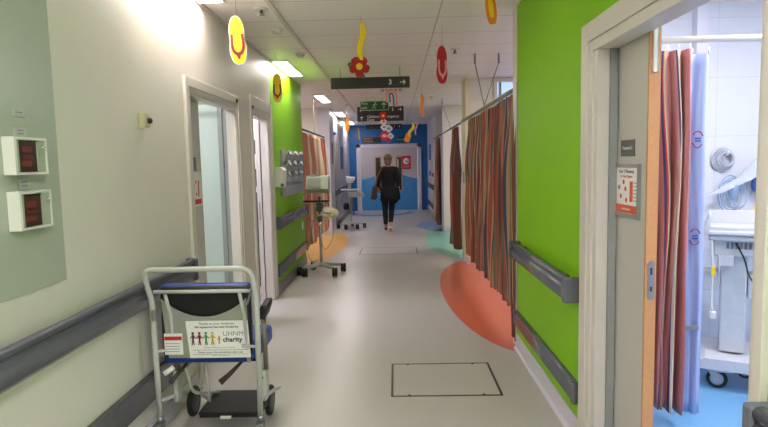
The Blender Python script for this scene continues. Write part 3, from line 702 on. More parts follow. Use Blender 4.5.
# ------------------------------------------------------------------ curtains
def curtain(label, p0, p1, zt, zb, m, folds, amp, gather=.35, name='curtain', group='striped bay curtains', width=None, seed=1, hem=None, cat='curtain', rings=True, flare=0, mess=.55):
    rnd = random.Random(seed)
    p0 = Vector((p0[0],p0[1],0)); p1 = Vector((p1[0],p1[1],0)); D = p1-p0; Ln = D.length; T = D/Ln; N = Vector((-T.y,T.x,0))
    nu = folds*16; nv = 30
    ph = [rnd.uniform(-.5,.5) for _ in range(folds+2)]; am = [rnd.uniform(.65,1.25) for _ in range(folds+2)]
    t = thing(name, label, cat, ((p0.x+p1.x)/2,(p0.y+p1.y)/2,zb), group)
    bm = bmesh.new(); uvl = bm.loops.layers.uv.new('UVMap'); G = []
    for j in range(nv+1):
        v = j/nv; row = []
        for i in range(nu+1):
            u = i/nu; fl = u*folds; k = int(min(fl, folds-1e-6)); fr_ = fl-k
            A = amp*((am[k]*(1-fr_)+am[k+1]*fr_))
            env = gather+(1-gather)*min(1,v*4)
            w = math.sin(2*PI*fl + (ph[k]*(1-fr_)+ph[k+1]*fr_)*1.2*v)
            w = math.copysign(abs(w)**.8, w)
            drift = mess*(math.sin(2.1*v*PI+k*1.7+seed)*.5+math.sin(fl*1.3+3*v+seed))*math.sin(PI*min(1,v*1.15+.05))*Ln/folds*.45
            A2 = .28*amp*math.sin(2*PI*fl*2.3+4*v+seed)+.16*amp*math.sin(2*PI*fl*3.7-6*v)
            env2 = min(1, v*3)*(1+.35*math.sin(k*2.3+5*v))
            p = p0+T*(u*Ln*(1+flare*(v-.3)) + drift*min(1, 4*u, 4*(1-u))) + N*(A*env*w*(1 if v < .05 else .8+.2*env2) + A2*env2 + .012*math.sin(3*v+k))
            z = zt+(zb-zt)*v
            if j == nv: z += .012*math.sin(fl*2.1+seed)
            row.append(bm.verts.new((p.x,p.y,z)))
        G.append(row)
    W = width or Ln*1.9
    for j in range(nv):
        for i in range(nu):
            f = bm.faces.new((G[j][i],G[j][i+1],G[j+1][i+1],G[j+1][i])); f.smooth = True
            for lp, (a, b) in zip(f.loops, ((i,j),(i+1,j),(i+1,j+1),(i,j+1))): lp[uvl].uv = (a/nu*W, 1-b/nv)
    mb = MB(); mb.bm.free(); mb.bm = bm
    o = mb.build('cloth', m, t)
    so = o.modifiers.new('thickness', 'SOLIDIFY'); so.thickness = .003
    if rings:
        for i in range(folds+1):
            q = p0+T*(Ln*i/folds)
            P('hook', plas, t, lambda b: b.sweep([(q.x,q.y,zt-.01),(q.x,q.y,zt+.03)], .004, 5))
    return t
def crail(label, pts, z, m=rail, r=.016, group='curtain rails', name='curtain_rail', hangers=()):
    t = thing(name, label, 'curtain rail', (pts[0][0],pts[0][1],z), group)
    P('rail', m, t, lambda b: b.sweep(fillet([(x,y,z) for x,y in pts], .2), r, 8))
    for (x,y,x2,y2) in hangers:
        P('suspension_rod', rope, t, lambda b: b.sweep([(x,y,z),(x2,y2,CZ-.1)], .005, 6))
        P('ceiling_anchor', rope, t, lambda b: b.lathe((x2,y2,CZ-.11),[(.010,0),(.010,.11)],8))
    return t
# first right bay
crail('grey curtain rail over the nearest right bay, hung on rods', [(1.02,4.42),(.965,4.6),(.965,8.1)], 2.06, m=mat('grey_green_rail',(140,144,128),.4), r=.02, hangers=((.965,6.05,.90,6.3),(.965,6.15,1.16,6.3)))
curtain('long striped curtain across the nearest right bay, rust tan and blue', (.975,4.62), (.985,7.5), 2.03, .28, cur_main, 17, .05, seed=3, width=6.5)
curtain('dark striped curtain bunched at the near end of the first right bay', (.975,4.44), (.985,4.66), 2.03, .04, cur_dark, 4, .035, seed=5, width=1.1)
# second right bay
crail('grey curtain rail over the second right bay', [(1.0,8.6),(.985,12.0)], 2.07, hangers=((.99,9.9,.9,10.6),))
curtain('bunched dark striped curtain just beyond the cream pillar', (.99,8.75), (.985,9.7), 2.03, .1, cur_dark, 5, .06, seed=8, width=2.4)
# third right bay
crail('short curtain rail over the furthest right bay', [(.99,12.2),(.985,14.2)], 2.07)
curtain('furthest striped curtain on the right near the blue wall', (.985,12.35), (.98,13.6), 2.03, .1, cur_dark, 5, .05, seed=12, width=2.6)
# left bay
crail('dark curtain rail across the left bay', [(-1.42,8.43),(-1.42,11.4),(-1.5,11.75)], 2.04, hangers=((-1.42,10.0,-1.42,10.0),), r=.016, m=raild)
curtain('salmon striped curtain across the left bay behind the monitor trolley', (-1.42,8.5), (-1.42,11.3), 2.0, .2, cur_pale, 11, .05, seed=4, width=4.6)
# treatment room
crail('white curtain rail across the treatment room', [(1.1,3.12),(3.4,3.12)], 2.125, m=plas, r=.018)
curtain('dusky pink striped curtain gathered inside the treatment room door', (1.30,3.1), (1.57,3.06), 2.06, .09, cur_pink, 5, .06, seed=21, width=1.3, mess=.9, group='treatment room curtains', flare=-.0, gather=.5)
lc = curtain('pale blue curtain with round red logos next to the pink striped curtain', (1.57,3.20), (1.725,3.16), 2.06, .03, liner, 2, .014, seed=2, width=.6, group='treatment room curtains')
for z in (1.59, 1.05):
    P('logo', maroon, lc, lambda b: (b.sweep([(1.665+.03*math.cos(a),3.135,z+.045*math.sin(a)) for a in [.4+k*.24 for k in range(10)]], .0035, 5), b.sweep([(1.665+.03*math.cos(a),3.135,z+.045*math.sin(a)) for a in [3.5+k*.24 for k in range(10)]], .0035, 5)), 'round maroon hospital logo')
for z in (1.59, 1.05): P('logo_text', navy, lc, lambda b: [b.box(1.65, 1.682, 3.134, 3.137, z+d_, z+d_+.008) for d_ in (-.012, .002)])
P('clip', grey_ink, lc, lambda b: b.box(1.60, 1.70, 3.13, 3.137, .52, .545, .003))

# ------------------------------------------------------------------ far wall fittings
one('wall_notice', grey_ink, lambda b: b.box(-1.36, -1.352, 12.05, 12.35, 1.5, 1.95, .002), 'narrow grey notice on the white pier beyond the left bay', 'notice')
one('wall_poster', blue, lambda b: b.box(-1.42, -1.41, 14.6, 15.4, 1.35, 1.95, .002), 'blue poster on the far left lilac wall', 'poster')
one('wall_poster', blue, lambda b: b.box(1.008, 1.02, 15.9, 16.7, 1.1, 2.0, .002), 'tall blue poster on the far right lilac wall', 'poster')
one('wall_dispenser', plas, lambda b: b.box(.93, 1.02, 15.2, 15.4, 1.25, 1.55, .015), 'white dispenser on the far right wall above the handrail', 'dispenser')
one('alarm_call_point', red, lambda b: b.box(.98, 1.02, 14.9, 15.0, 1.1, 1.2, .005), 'small red call point under the far white dispenser', 'call point')
struct('door_5', doorgrey, lambda b: (b.box(-1.42, -1.40, 13.2, 14.1, 0, 2.05, .003)))
one('wall_sensor', blue, lambda b: b.ball((-1.39,13.0,2.2), .045), 'small round blue disc high on the far left wall', 'disc')
one('pillar_latch', steel, lambda b: b.box(1.0, 1.016, 8.25, 8.32, 1.18, 1.34, .003), 'small metal latch plate on the cream pillar', 'latch')

# ------------------------------------------------------------------ transit wheelchair, seen from behind
W = thing('wheelchair', 'pale grey tubular wheelchair with blue cushions parked against the left wall', 'wheelchair', (-1.01,2.95,0))
Y0 = 2.86; xl, xr = -1.282, -.742
P('push_frame', tube_m, W, lambda b: b.sweep(fillet([(xl,Y0,.17),(xl-.004,Y0,.55),(xl-.006,Y0,.80),(xl-.030,Y0-.01,.90),(xl-.030,Y0-.01,.970),(xr-.012,Y0-.01,.970),(xr+.004,Y0,.80),(xr,Y0,.17)], .07, 7), .0145, 12))
P('cross_bar', tube_m, W, lambda b: b.sweep([(xl,Y0+.01,.848),(xr-.005,Y0+.01,.848)], .010, 10))
P('lower_cross_bar', tube_m, W, lambda b: b.sweep([(xl,Y0,.53),(-1.24,Y0+.02,.53)], .008, 8)); P('lower_cross_bar', tube_m, W, lambda b: b.sweep([(-.83,Y0+.02,.55),(xr,Y0,.55)], .008, 8))
P('back_upright', tube_m, W, lambda b: b.sweep([(-1.235,Y0+.03,.85),(-1.215,Y0+.045,.72),(-1.21,Y0+.05,.5)], .010, 8))
P('back_upright', tube_m, W, lambda b: b.sweep([(-.835,Y0+.02,.85),(-.815,Y0+.03,.72),(-.805,Y0+.05,.45)], .010, 8))
bk = P('back_cushion', navy, W, lambda b: b.box(-1.285, -.80, 2.945, 3.02, .43, .868, .03, 4), 'blue vinyl back cushion')
P('back_cover', black, bk, lambda b: b.box(-1.282, -.7965, 2.935, 2.985, .465, .861, .02, 3), 'black rear face of the back cushion')
def bp(b):
    N = 16; top = []
    for k in range(N+1):
        u = k/N; top.append((-1.262+.455*u, 2.905, .80-.10*math.sin(PI*u)**.8))
    b.prism([(-1.235,2.905,.48),(-.80,2.905,.475)]+top[::-1], (0,.012,0))
P('back_panel', plate_m, W, bp, 'grey moulded panel with a dipped top edge')
sg = P('charity_placard', paper, W, lambda b: b.prism([(-1.115,2.893,.482),(-.79,2.893,.482),(-.800,2.893,.682),(-1.132,2.893,.682)], (0,.008,0)), 'white placard with coloured figures and the word charity')
text('Thanks to your donations', .0185, (-.966,2.8925,.668), ink, sg, align='CENTER', depth=.0003)
text('this equipment has been funded by:', .0165, (-.966,2.8925,.650), ink, sg, align='CENTER', depth=.0003, bold=.0003)
text('UHNM', .036, (-.935,2.8925,.612), grey_ink, sg, depth=.0003, sx=1.05)
text('charity', .036, (-.935,2.8925,.580), ink, sg, depth=.0003, bold=.001, sx=1.05)
text('Making a Difference to your Hospital', .011, (-.955,2.8925,.538), grey_ink, sg, align='CENTER', depth=.0003)
text('Please return this wheelchair after use', .0155, (-.952,2.8925,.512), ink, sg, align='CENTER', depth=.0003)
text('to the main entrance', .0105, (-.952,2.8925,.494), grey_ink, sg, align='CENTER', depth=.0003)
P('placard_rule', ink, sg, lambda b: (b.box(-1.10,-.805,2.8918,2.893,.524,.5252), b.box(-1.10,-.805,2.8918,2.893,.5005,.5015)))
for k, m in enumerate((purple, maroon, pgreen, gold, orange)):
    x = -1.095+.035*k; s = 1 if k < 4 else .62; z = .565
    def fig(b):
        b.ball((x,2.8915,z+.052*s), .0075*s, (1,.2,1), 10, 8)
        b.sweep([(x,2.892,z+.043*s),(x,2.892,z+.018*s)], [.0075*s,.005*s], 8)
        for sd in (-1,1):
            b.sweep([(x,2.892,z+.02*s),(x+sd*.006*s,2.892,z-.012*s)], .0032*s, 6)
            b.sweep([(x,2.892,z+.04*s),(x+sd*.017*s,2.892,z+.025*s)], .0025*s, 6)
    P('printed_figure', m, sg, fig)
lb = P('maintenance_label', paper, W, lambda b: b.box(-1.252, -1.155, 2.896, 2.904, .50, .615))
P('red_band', red, lb, lambda b: b.box(-1.25, -1.157, 2.8945, 2.896, .580, .600))
P('label_print', grey_ink, lb, lambda b: [b.box(-1.245, -1.17, 2.895, 2.896, z_, z_+.003) for z_ in (.516,.53,.545,.56)])
P('seat_cushion', navy, W, lambda b: b.box(-1.275, -.772, 3.02, 3.36, .425, .53, .035, 4), 'blue vinyl seat cushion')
P('seat_base', black, W, lambda b: b.box(-1.24, -.80, 3.04, 3.32, .405, .428, .006))
def arm(x, nm):
    a = P('armrest', black, W, lambda b: b.prism([(x-.018,3.02,.655),(x+.012,3.02,.648),(x+.028,3.03,.70),(x+.022,3.05,.722),(x-.012,3.05,.722),(x-.018,3.03,.70)], (0,.13,.012)))
    P('arm_post', mat('bronze_grey_post', (132,120,108), .35, metal=.4) if nm else MATS['bronze_grey_post'], a, lambda b: (b.sweep([(x,3.05,.66),(x+.006,3.04,.36)], .014, 8), b.box(x-.012, x+.012, 3.03, 3.07, .63, .68, .004)))
arm(-.752, True); arm(-1.255, False)
P('side_plate', tube_m, W, lambda b: b.box(-.79, -.748, 3.03, 3.11, .175, .36, .012, 3)); P('side_plate', tube_m, W, lambda b: b.box(-1.275, -1.25, 3.03, 3.11, .175, .36, .008, 3))
P('bolt', ink, W, lambda b: b.lathe((-.768,3.03,.315), [(.006,0),(.006,-.004)], 10, 'y'))
def wheel(x, y, r, w=.03):
    wh = P('wheel', rubber, W, lambda b: b.lathe((x,y,r), [(r-.02,-w/2),(r-.004,-w/2),(r,-w/4),(r,w/4),(r-.004,w/2),(r-.02,w/2)], 28, 'x'))
    P('hub', raild, wh, lambda b: b.lathe((x,y,r), [(.0001,-w/2-.004),(r-.035,-w/2-.003),(r-.018,-w/2+.002),(r-.018,w/2-.002),(r-.035,w/2+.003),(.0001,w/2+.004)], 20, 'x'))
for xx in (-.782, -1.245): wheel(xx, 3.25, .09, .024)
for xx in (xl, xr):
    c = P('castor', rubber, W, lambda b: b.lathe((xx,Y0-.035,.062), [(.0001,-.013),(.05,-.013),(.062,-.007),(.062,.007),(.05,.013),(.0001,.013)], 24, 'x'))
    P('castor_fork', steel, c, lambda b: (b.box(xx-.023, xx-.016, Y0-.055, Y0+.01, .05, .14, .003), b.box(xx+.016, xx+.023, Y0-.055, Y0+.01, .05, .14, .003), b.box(xx-.023, xx+.023, Y0-.05, Y0+.018, .132, .146, .004), b.lathe((xx,Y0,.146),[(.018,0),(.018,.03)],14), b.lathe((xx,Y0-.035,.062),[(.012,-.026),(.012,.026)],12,'x')))
[P('frame_base', tube_m, W, f_) for f_ in (lambda b: b.sweep(fillet([(xl,Y0,.26),(xl+.02,3.1,.2),(xl+.03,3.42,.10)], .05), .011, 8), lambda b: b.sweep(fillet([(xr,Y0,.26),(xr,3.1,.2),(xr-.02,3.42,.10)], .05), .011, 8),
    lambda b: b.sweep(fillet([(-1.2,3.02,.42),(-1.19,3.1,.2),(-1.1,3.3,.12)], .05), .009, 8), lambda b: b.sweep([(-1.08,3.02,.42),(-1.08,3.06,.17),(-1.2,3.25,.13)], .008, 8))]
P('footplate', mat('ribbed_black_footplate', (26,24,25), .55, noise=.3, scale=120), W, lambda b: (b.box(-1.135, -.775, 3.02, 3.33, .105, .122, .004), b.box(-1.13, -.78, 3.02, 3.03, .09, .105)), 'black footplate low behind the wheels')
P('footplate_tag', plas, W, lambda b: b.box(-1.01, -.95, 3.012, 3.02, .085, .10))
P('release_lever', mat('brown_black_lever_grip', (52,40,38), .5), W, lambda b: b.sweep([(-1.16,3.0,.43),(-1.2,2.92,.385),(-1.225,2.88,.35)], [.007,.011,.014], 8), 'dark lever slanting down under the placard')
P('release_lever', MATS['brown_black_lever_grip'], W, lambda b: b.sweep([(-.86,3.0,.43),(-.92,2.93,.375),(-.965,2.9,.34)], [.008,.013,.017], 8), 'dark lever slanting down near the right tube')
P('tube_plug', plas, W, lambda b: b.sweep([(-1.255,2.88,.40),(-1.21,2.9,.43)], .014, 10))
P('latch', steel, W, lambda b: (b.sweep(fillet([(xr-.045,Y0+.01,.85),(xr-.02,Y0,.86),(xr-.038,Y0,.80),(xr-.05,Y0,.775)], .02), .006, 6), b.box(xl-.006, xl+.012, Y0-.02, Y0-.01, .70, .76, .004)))

# ------------------------------------------------------------------ monitor trolleys
def trolley(cx, cy, label, body, scale=1.0, cols=None, second=False):
    T = thing('monitor_trolley', label, 'medical trolley', (cx, cy, 0), None)
    s = scale
    legs = []
    base = P('base', body, T, lambda b: [b.sweep([(cx,cy,.13),(cx+.30*s*math.cos(a),cy+.30*s*math.sin(a),.10)], [.03,.018], 8) for a in ang])
    P('hub', body, T, lambda b: b.lathe((cx,cy,.10), [(.06,0),(.07,.02),(.05,.05),(.02,.06)], 18))
    for a in ang:
        x, y = cx+.31*s*math.cos(a), cy+.31*s*math.sin(a)
        c = P('castor', rubber, T, lambda b: (b.lathe((x-.018,y,.06), [(.0001,-.014),(.052,-.014),(.06,-.007),(.06,.007),(.052,.014),(.0001,.014)], 18, 'x'), b.lathe((x+.018,y,.06), [(.0001,-.014),(.052,-.014),(.06,-.007),(.06,.007),(.052,.014),(.0001,.014)], 18, 'x')))
        P('castor_stem', steel, c, lambda b: b.sweep([(x,y,.05),(x,y,.105)], .008, 8))
    P('pole', chrome, T, lambda b: b.sweep([(cx,cy,.13),(cx,cy,1.06)], .019*s, 14))
    return T
ang = [PI/2+.25+2*PI*k/5 for k in range(5)]
ang = [math.radians(x) for x in (205, 232, 312, 20, 120)]
cx, cy = -1.04, 7.6
T = trolley(cx, cy, 'monitor trolley with pale grey screen unit on a chrome pole, nearer of the two', mon)
def monb(b):
    b.prism([(cx-.16,cy-.08,1.12),(cx-.16,cy-.13,1.17),(cx-.16,cy-.06,1.335),(cx-.16,cy+.08,1.345),(cx-.16,cy+.10,1.1)], (.30,0,0))
mo = P('monitor', mon, T, monb)
P('monitor_top', mat('grey_green_lid', (138,142,128), .4), mo, lambda b: b.box(cx-.13, cx+.02, cy-.04, cy+.06, 1.345, 1.362, .006))
P('screen', mat('grey_screen', (118,122,110), .3), mo, lambda b: b.prism([(cx-.14,cy-.131,1.19),(cx+.04,cy-.131,1.19),(cx+.04,cy-.078,1.31),(cx-.14,cy-.078,1.31)], (0,-.004,.0015)))
P('handle', black, T, lambda b: b.sweep([(cx-.21,cy-.06,1.0),(cx+.02,cy-.06,1.0),(cx+.14,cy-.02,1.0)], .014, 8))
P('clamp', raild, T, lambda b: (b.box(cx-.04, cx+.05, cy-.06, cy+.04, .86, .98, .01), b.box(cx-.03, cx+.03, cy-.05, cy+.03, .72, .80, .01)))
P('basket', plas, T, lambda b: (b.sweep([(cx+.03+.1*(1+math.cos(a)),cy-.02+.10*math.sin(a),.86) for a in [2*PI*k/20 for k in range(20)]], .005, 6, closed=True), b.sweep([(cx+.04+.09*(1+math.cos(a)),cy-.02+.09*math.sin(a),.76) for a in [2*PI*k/20 for k in range(20)]], .005, 6, closed=True),
    [b.sweep([(cx+.03+.1*(1+math.cos(a)),cy-.02+.10*math.sin(a),.86),(cx+.04+.09*(1+math.cos(a)),cy-.02+.09*math.sin(a),.76)], .003, 5) for a in [2*PI*k/12 for k in range(12)]]))
P('blood_pressure_cuff', mat('off_white_cuff', (210,204,184), .6), T, lambda b: (b.ball((cx+.12,cy-.03,.87), .08, (1.2,.7,.7)), b.ball((cx+.20,cy-.05,.83), .065, (1,.7,1)), b.ball((cx+.09,cy-.07,.80), .045, (1,.7,.7))))
P('yellow_connector', yellow, T, lambda b: b.ball((cx+.16,cy-.10,.80), .018))
P('green_tube', pgreen, T, lambda b: b.sweep(fillet([(cx-.03,cy-.05,.96),(cx-.06,cy-.08,.84),(cx-.02,cy-.08,.74)], .05), .012, 6))
P('cable', rope, T, lambda b: (b.sweep(fillet([(cx-.15,cy-.06,1.14),(cx-.24,cy-.05,1.08),(cx-.20,cy-.06,.88),(cx-.12,cy-.07,.72),(cx-.03,cy-.04,.75)], .12, 6), .006, 6), b.sweep(fillet([(cx+.13,cy-.05,1.15),(cx+.15,cy-.05,1.0),(cx+.04,cy-.06,.93)], .08), .006, 6),
    b.sweep(fillet([(cx+.18,cy-.03,.76),(cx+.19,cy-.04,.62),(cx+.16,cy-.05,.44),(cx+.05,cy-.04,.30),(cx+.01,cy-.03,.5)], .1, 6), .004, 6), b.sweep(fillet([(cx-.09,cy-.03,.75),(cx-.13,cy-.03,.5),(cx-.19,cy-.04,.28),(cx-.12,cy-.04,.16),(cx-.02,cy-.03,.2)], .1, 6), .004, 6)))
# farther trolley
ang = [math.radians(x) for x in (200, 250, 300, 350, 90)]
cx, cy = -1.04, 12.95
T = trolley(cx, cy, 'white equipment trolley farther down the left side near the end doors', equip)
P('monitor', equip, T, lambda b: (b.prism([(cx-.07,cy-.1,1.05),(cx-.11,cy-.12,1.13),(cx-.10,cy-.04,1.2),(cx+.10,cy-.04,1.19),(cx+.10,cy-.12,1.13),(cx+.05,cy-.1,1.05)], (0,.14,0)), b.sweep([(cx-.02,cy,1.06),(cx-.03,cy,.9)], .04, 10)))
P('indicator', red, T, lambda b: b.box(cx+.05, cx+.08, cy-.13, cy-.12, 1.15, 1.17))
P('tray', equip, T, lambda b: b.box(cx-.22, cx+.18, cy-.16, cy+.14, .88, .91, .008))
P('clutter', mat('pale_grey_pump', (176,178,182), .4), T, lambda b: (b.box(cx-.05, cx+.16, cy-.15, cy+.02, .72, .86, .03, 3), b.ball((cx+.22,cy-.08,.80), .07, (1.2,.8,.8)), b.ball((cx+.28,cy-.08,.76), .04)))
P('black_bottle', rubber, T, lambda b: b.lathe((cx-.10,cy-.1,.44), [(.05,0),(.065,.03),(.065,.12),(.03,.16)], 14))
P('cable', rope, T, lambda b: (b.sweep(fillet([(cx-.14,cy-.1,.9),(cx-.22,cy-.1,.6),(cx-.1,cy-.1,.35),(cx+.02,cy-.08,.5)], .1), .006, 6), b.sweep([(cx+.04,cy-.05,.7),(cx+.06,cy-.05,.3)], .014, 8)))

# ------------------------------------------------------------------ treatment room cart and wall tubing
C = thing('procedure_cart', 'white wheeled procedure cart with raised tray in the treatment room', 'medical cart', (2.15,3.6,0))
P('tray', equip, C, lambda b: (b.box(1.9, 2.75, 3.42, 3.95, 1.0, 1.03, .01), b.prism([(1.9,3.42,1.0),(1.93,3.42,1.12),(1.945,3.42,1.12),(1.93,3.42,1.0)], (0,.53,0)), b.box(1.93, 2.72, 3.90, 3.93, 1.02, 1.12, .006), b.box(1.93, 2.72, 3.43, 3.445, 1.02, 1.055, .006)))
P('tray_edge', equip, C, lambda b: b.box(1.93, 2.72, 3.44, 3.92, .965, 1.0, .01))
P('mechanism', equip, C, lambda b: (b.box(1.96, 2.4, 3.5, 3.85, .86, .965, .01), b.box(1.985, 2.07, 3.46, 3.52, .80, .87, .006)))
P('grille', grey_ink, C, lambda b: [b.box(2.03+.024*k, 2.045+.024*k, 3.494, 3.50, .91, .95) for k in range(10)])
P('column', equip, C, lambda b: b.box(2.005, 2.15, 3.55, 3.78, .22, .87, .012))
P('column_screws', grey_ink, C, lambda b: [b.lathe((2.02+.03*(k % 5),3.55,.30+.09*(k//5)), [(.002,0),(.002,-.001)], 6, 'y') for k in range(20)])
P('base', equip, C, lambda b: b.prism([(1.88,3.40,.14),(1.88,3.40,.185),(1.93,3.40,.21),(2.60,3.40,.21),(2.60,3.40,.14)], (0,.5,0)))
P('side_box', equip, C, lambda b: b.box(1.91, 1.995, 3.56, 3.7, .62, .75, .008)); P('side_box', equip, C, lambda b: b.box(2.155, 2.3, 3.56, 3.7, .58, .74, .008))
for (x, y) in ((2.0,3.47),(2.5,3.47),(2.0,3.84),(2.5,3.84)):
    c = P('castor', rubber, C, lambda b: b.sweep([(x+.05*math.cos(a),y,.062+.05*math.sin(a)) for a in [2*PI*k/24 for k in range(24)]], .0115, 8, closed=True))
    P('castor_hub', mat('castor_hub_grey', (176,180,184), .3) if (x, y) == (2.0,3.47) else MATS['castor_hub_grey'], c, lambda b: b.lathe((x,y,.062), [(.0001,-.012),(.02,-.012),(.04,-.008),(.04,.008),(.02,.012),(.0001,.012)], 20, 'y'))
    P('castor_fork', MATS['castor_hub_grey'], c, lambda b: (b.prism([(x-.05,y-.02,.14),(x-.045,y-.02,.10),(x-.01,y-.02,.055),(x+.01,y-.02,.065),(x-.0,y-.02,.11),(x+.09,y-.02,.115),(x+.09,y-.02,.14)], (0,.006,0))))
P('cord', plas, C, lambda b: (b.sweep(fillet([(1.945,3.45,.98),(1.96,3.44,.8),(1.955,3.44,.55),(1.965,3.44,.50)], .05), .006, 8), b.box(1.945, 1.985, 3.43, 3.46, .46, .51, .008)))
P('cord_tag', yellow, C, lambda b: b.box(1.95, 1.972, 3.432, 3.438, .74, .80))
P('black_cable', black, C, lambda b: b.sweep(fillet([(2.08,3.48,.95),(2.13,3.46,.85),(2.15,3.46,.75),(2.2,3.46,.68)], .05), .005, 6)); P('black_cable', black, C, lambda b: b.sweep(fillet([(2.10,3.5,.14),(2.14,3.5,.08),(2.2,3.5,.1)], .03), .008, 6))
C.rotation_euler = (0,0,-.5); C.location.x += .10
def coil(b, c, R, n, y, r=.007, sq=1.0):
    for k in range(n):
        rr = R*(1-.13*k); b.sweep([(c[0]+rr*math.cos(a)+.004*k,y-.012*k,c[1]+rr*sq*math.sin(a)) for a in [2*PI*i/28 for i in range(28)]], r, 7, closed=True)
t = thing('coiled_tubing', 'coiled clear oxygen tubing hanging on the white treatment room wall', 'tubing', (2.56,4.4,1.4), 'oxygen masks and tubing on the wall')
P('coil', mat('grey_clear_tubing', (186,194,204), .25), t, lambda b: coil(b, (2.55,1.47), .085, 4, 4.43))
P('wall_hook', plas, t, lambda b: b.sweep([(2.55,4.45,1.5),(2.55,4.36,1.5),(2.55,4.35,1.53)], .006, 6))
t = thing('oxygen_mask', 'pale blue oxygen mask hanging below the coiled tubing', 'mask', (2.6,4.4,1.1), 'oxygen masks and tubing on the wall')
P('mask_shell', clearb, t, lambda b: b.lathe((2.6,4.37,1.16), [(.015,0),(.03,.03),(.045,.08),(.04,.12),(.01,.14)], 18))
P('hose', clearb, t, lambda b: (coil(b, (2.6,1.2), .09, 3, 4.41, .006, 1.6), coil(b, (2.66,1.2), .07, 2, 4.40, .005, 1.7)))
t = thing('plastic_pouch', 'clear plastic pouch strip slanting across the mask tubing', 'pouch', (2.6,4.36,1.2), 'oxygen masks and tubing on the wall')
P('pouch', mat('clear_pouch_plastic', (222,228,238), .15, alpha=.85), t, lambda b: b.prism([(2.40,4.33,1.20),(2.50,4.33,1.215),(2.84,4.33,1.37),(2.88,4.33,1.52),(2.76,4.33,1.47),(2.62,4.33,1.33)], (0,.02,.0)))
t = thing('oxygen_mask', 'dark blue breathing mask at the right beside the clear tubing', 'mask', (2.8,4.4,1.2), 'oxygen masks and tubing on the wall')
P('mask_shell', mat('blue_mask', (62,92,160), .3), t, lambda b: b.ball((2.80,4.37,1.27), .06, (1,.6,1.2)))
P('hose', yellow, t, lambda b: b.sweep(fillet([(2.79,4.36,1.2),(2.77,4.36,1.1),(2.76,4.37,1.03)], .05), .007, 7))
one('wall_shelf', equip, lambda b: b.box(2.45, 3.2, 4.2, 4.45, .98, 1.0, .004), 'white wall shelf behind the procedure cart', 'shelf')

# ------------------------------------------------------------------ the person walking away
def skinmesh(name, m, parent, V, E, root=0, sub=2):
    bm = bmesh.new(); lay = bm.verts.layers.skin.verify(); vs = []
    off = Vector(parent.location)
    for i, (p, r) in enumerate(V):
        v = bm.verts.new(Vector(p)); v[lay].radius = r if isinstance(r, tuple) else (r, r); v[lay].use_root = (i == root); vs.append(v)
    for a, b in E: bm.edges.new((vs[a], vs[b]))
    me = bpy.data.meshes.new(name); bm.to_mesh(me); bm.free()
    o = bpy.data.objects.new(name, me); COL.objects.link(o)
    o.modifiers.new('s', 'SKIN').use_smooth_shade = True
    sb = o.modifiers.new('u', 'SUBSURF'); sb.levels = sub; sb.render_levels = sub
    dg = bpy.context.evaluated_depsgraph_get(); dg.update()
    m2 = bpy.data.meshes.new_from_object(o.evaluated_get(dg)); bpy.data.objects.remove(o)
    for p in m2.polygons: p.use_smooth = True
    m2.materials.clear(); m2.materials.append(m)
    o = bpy.data.objects.new(name, m2); COL.objects.link(o); o.parent = parent
    return o
PX, PY = -.155, 12.25
pr = thing('person', 'person in black top and trousers walking away with a shoulder bag', 'person', (PX, PY, 0))
# local coordinates: x right, y forward (away), z up
def body_graph():
    V = [((0,0,.90),(.13,.10)), ((0,.01,1.06),(.115,.085)), ((0,.015,1.24),(.14,.10)), ((0,.0,1.37),(.11,.075)), ((0,.0,1.44),(.05,.05)), ((0,.012,1.50),(.055,.06)), ((0,.02,1.565),(.078,.092)), ((0,.015,1.625),(.06,.075))]
    E = [(0,1),(1,2),(2,3),(3,4),(4,5),(5,6),(6,7)]
    def add(ps, root):
        k = root
        for p, r in ps: V.append((p, r)); E.append((k, len(V)-1)); k = len(V)-1
        return k
    # legs: left planted, right pushing off
    add([((-.085,.0,.86),.08),((-.08,.03,.48),.052),((-.075,.0,.30),.05),((-.072,-.03,.09),.034),((-.072,.03,.04),.03),((-.072,.13,.025),.022)], 0)
    add([((.085,-.01,.86),.08),((.06,.06,.47),.052),((.045,-.06,.32),.05),((.04,-.22,.14),.034),((.04,-.20,.065),.03),((.04,-.12,.025),.022)], 0)
    # left arm holding the bag, right arm hanging
    L = add([((-.15,0,1.36),.045),((-.205,-.03,1.12),.038),((-.22,.04,.98),.028),((-.225,.08,.93),.024)], 3)
    R = add([((.15,0,1.36),.045),((.215,-.02,1.12),.038),((.225,.05,.92),.026),((.228,.07,.86),.026)], 3)
    for root, x, s in ((L,-.225,-1),(R,.228,1)):
        bx, by, bz = V[root][0]
        for k, (dx, l) in enumerate(((-.022,.06),(-.007,.07),(.008,.066),(.022,.052))):
            add([((bx+.006*s, by+dx, bz-.035),.0095),((bx-.002*s, by+dx+.006, bz-.035-l*.5),.0088),((bx-.016*s, by+dx+.01, bz-.035-l),.0075)], root)
        add([((bx-.012*s, by+.03, bz-.012),.010),((bx-.022*s, by+.045, bz-.045),.0085)], root)
    return V, E
V, E = body_graph()
b_ = skinmesh('body', skin, pr, V, E, 0, 2)
P_ = Vector((PX,PY,0))
def wp(*p): return (PX+p[0], PY+p[1], p[2])
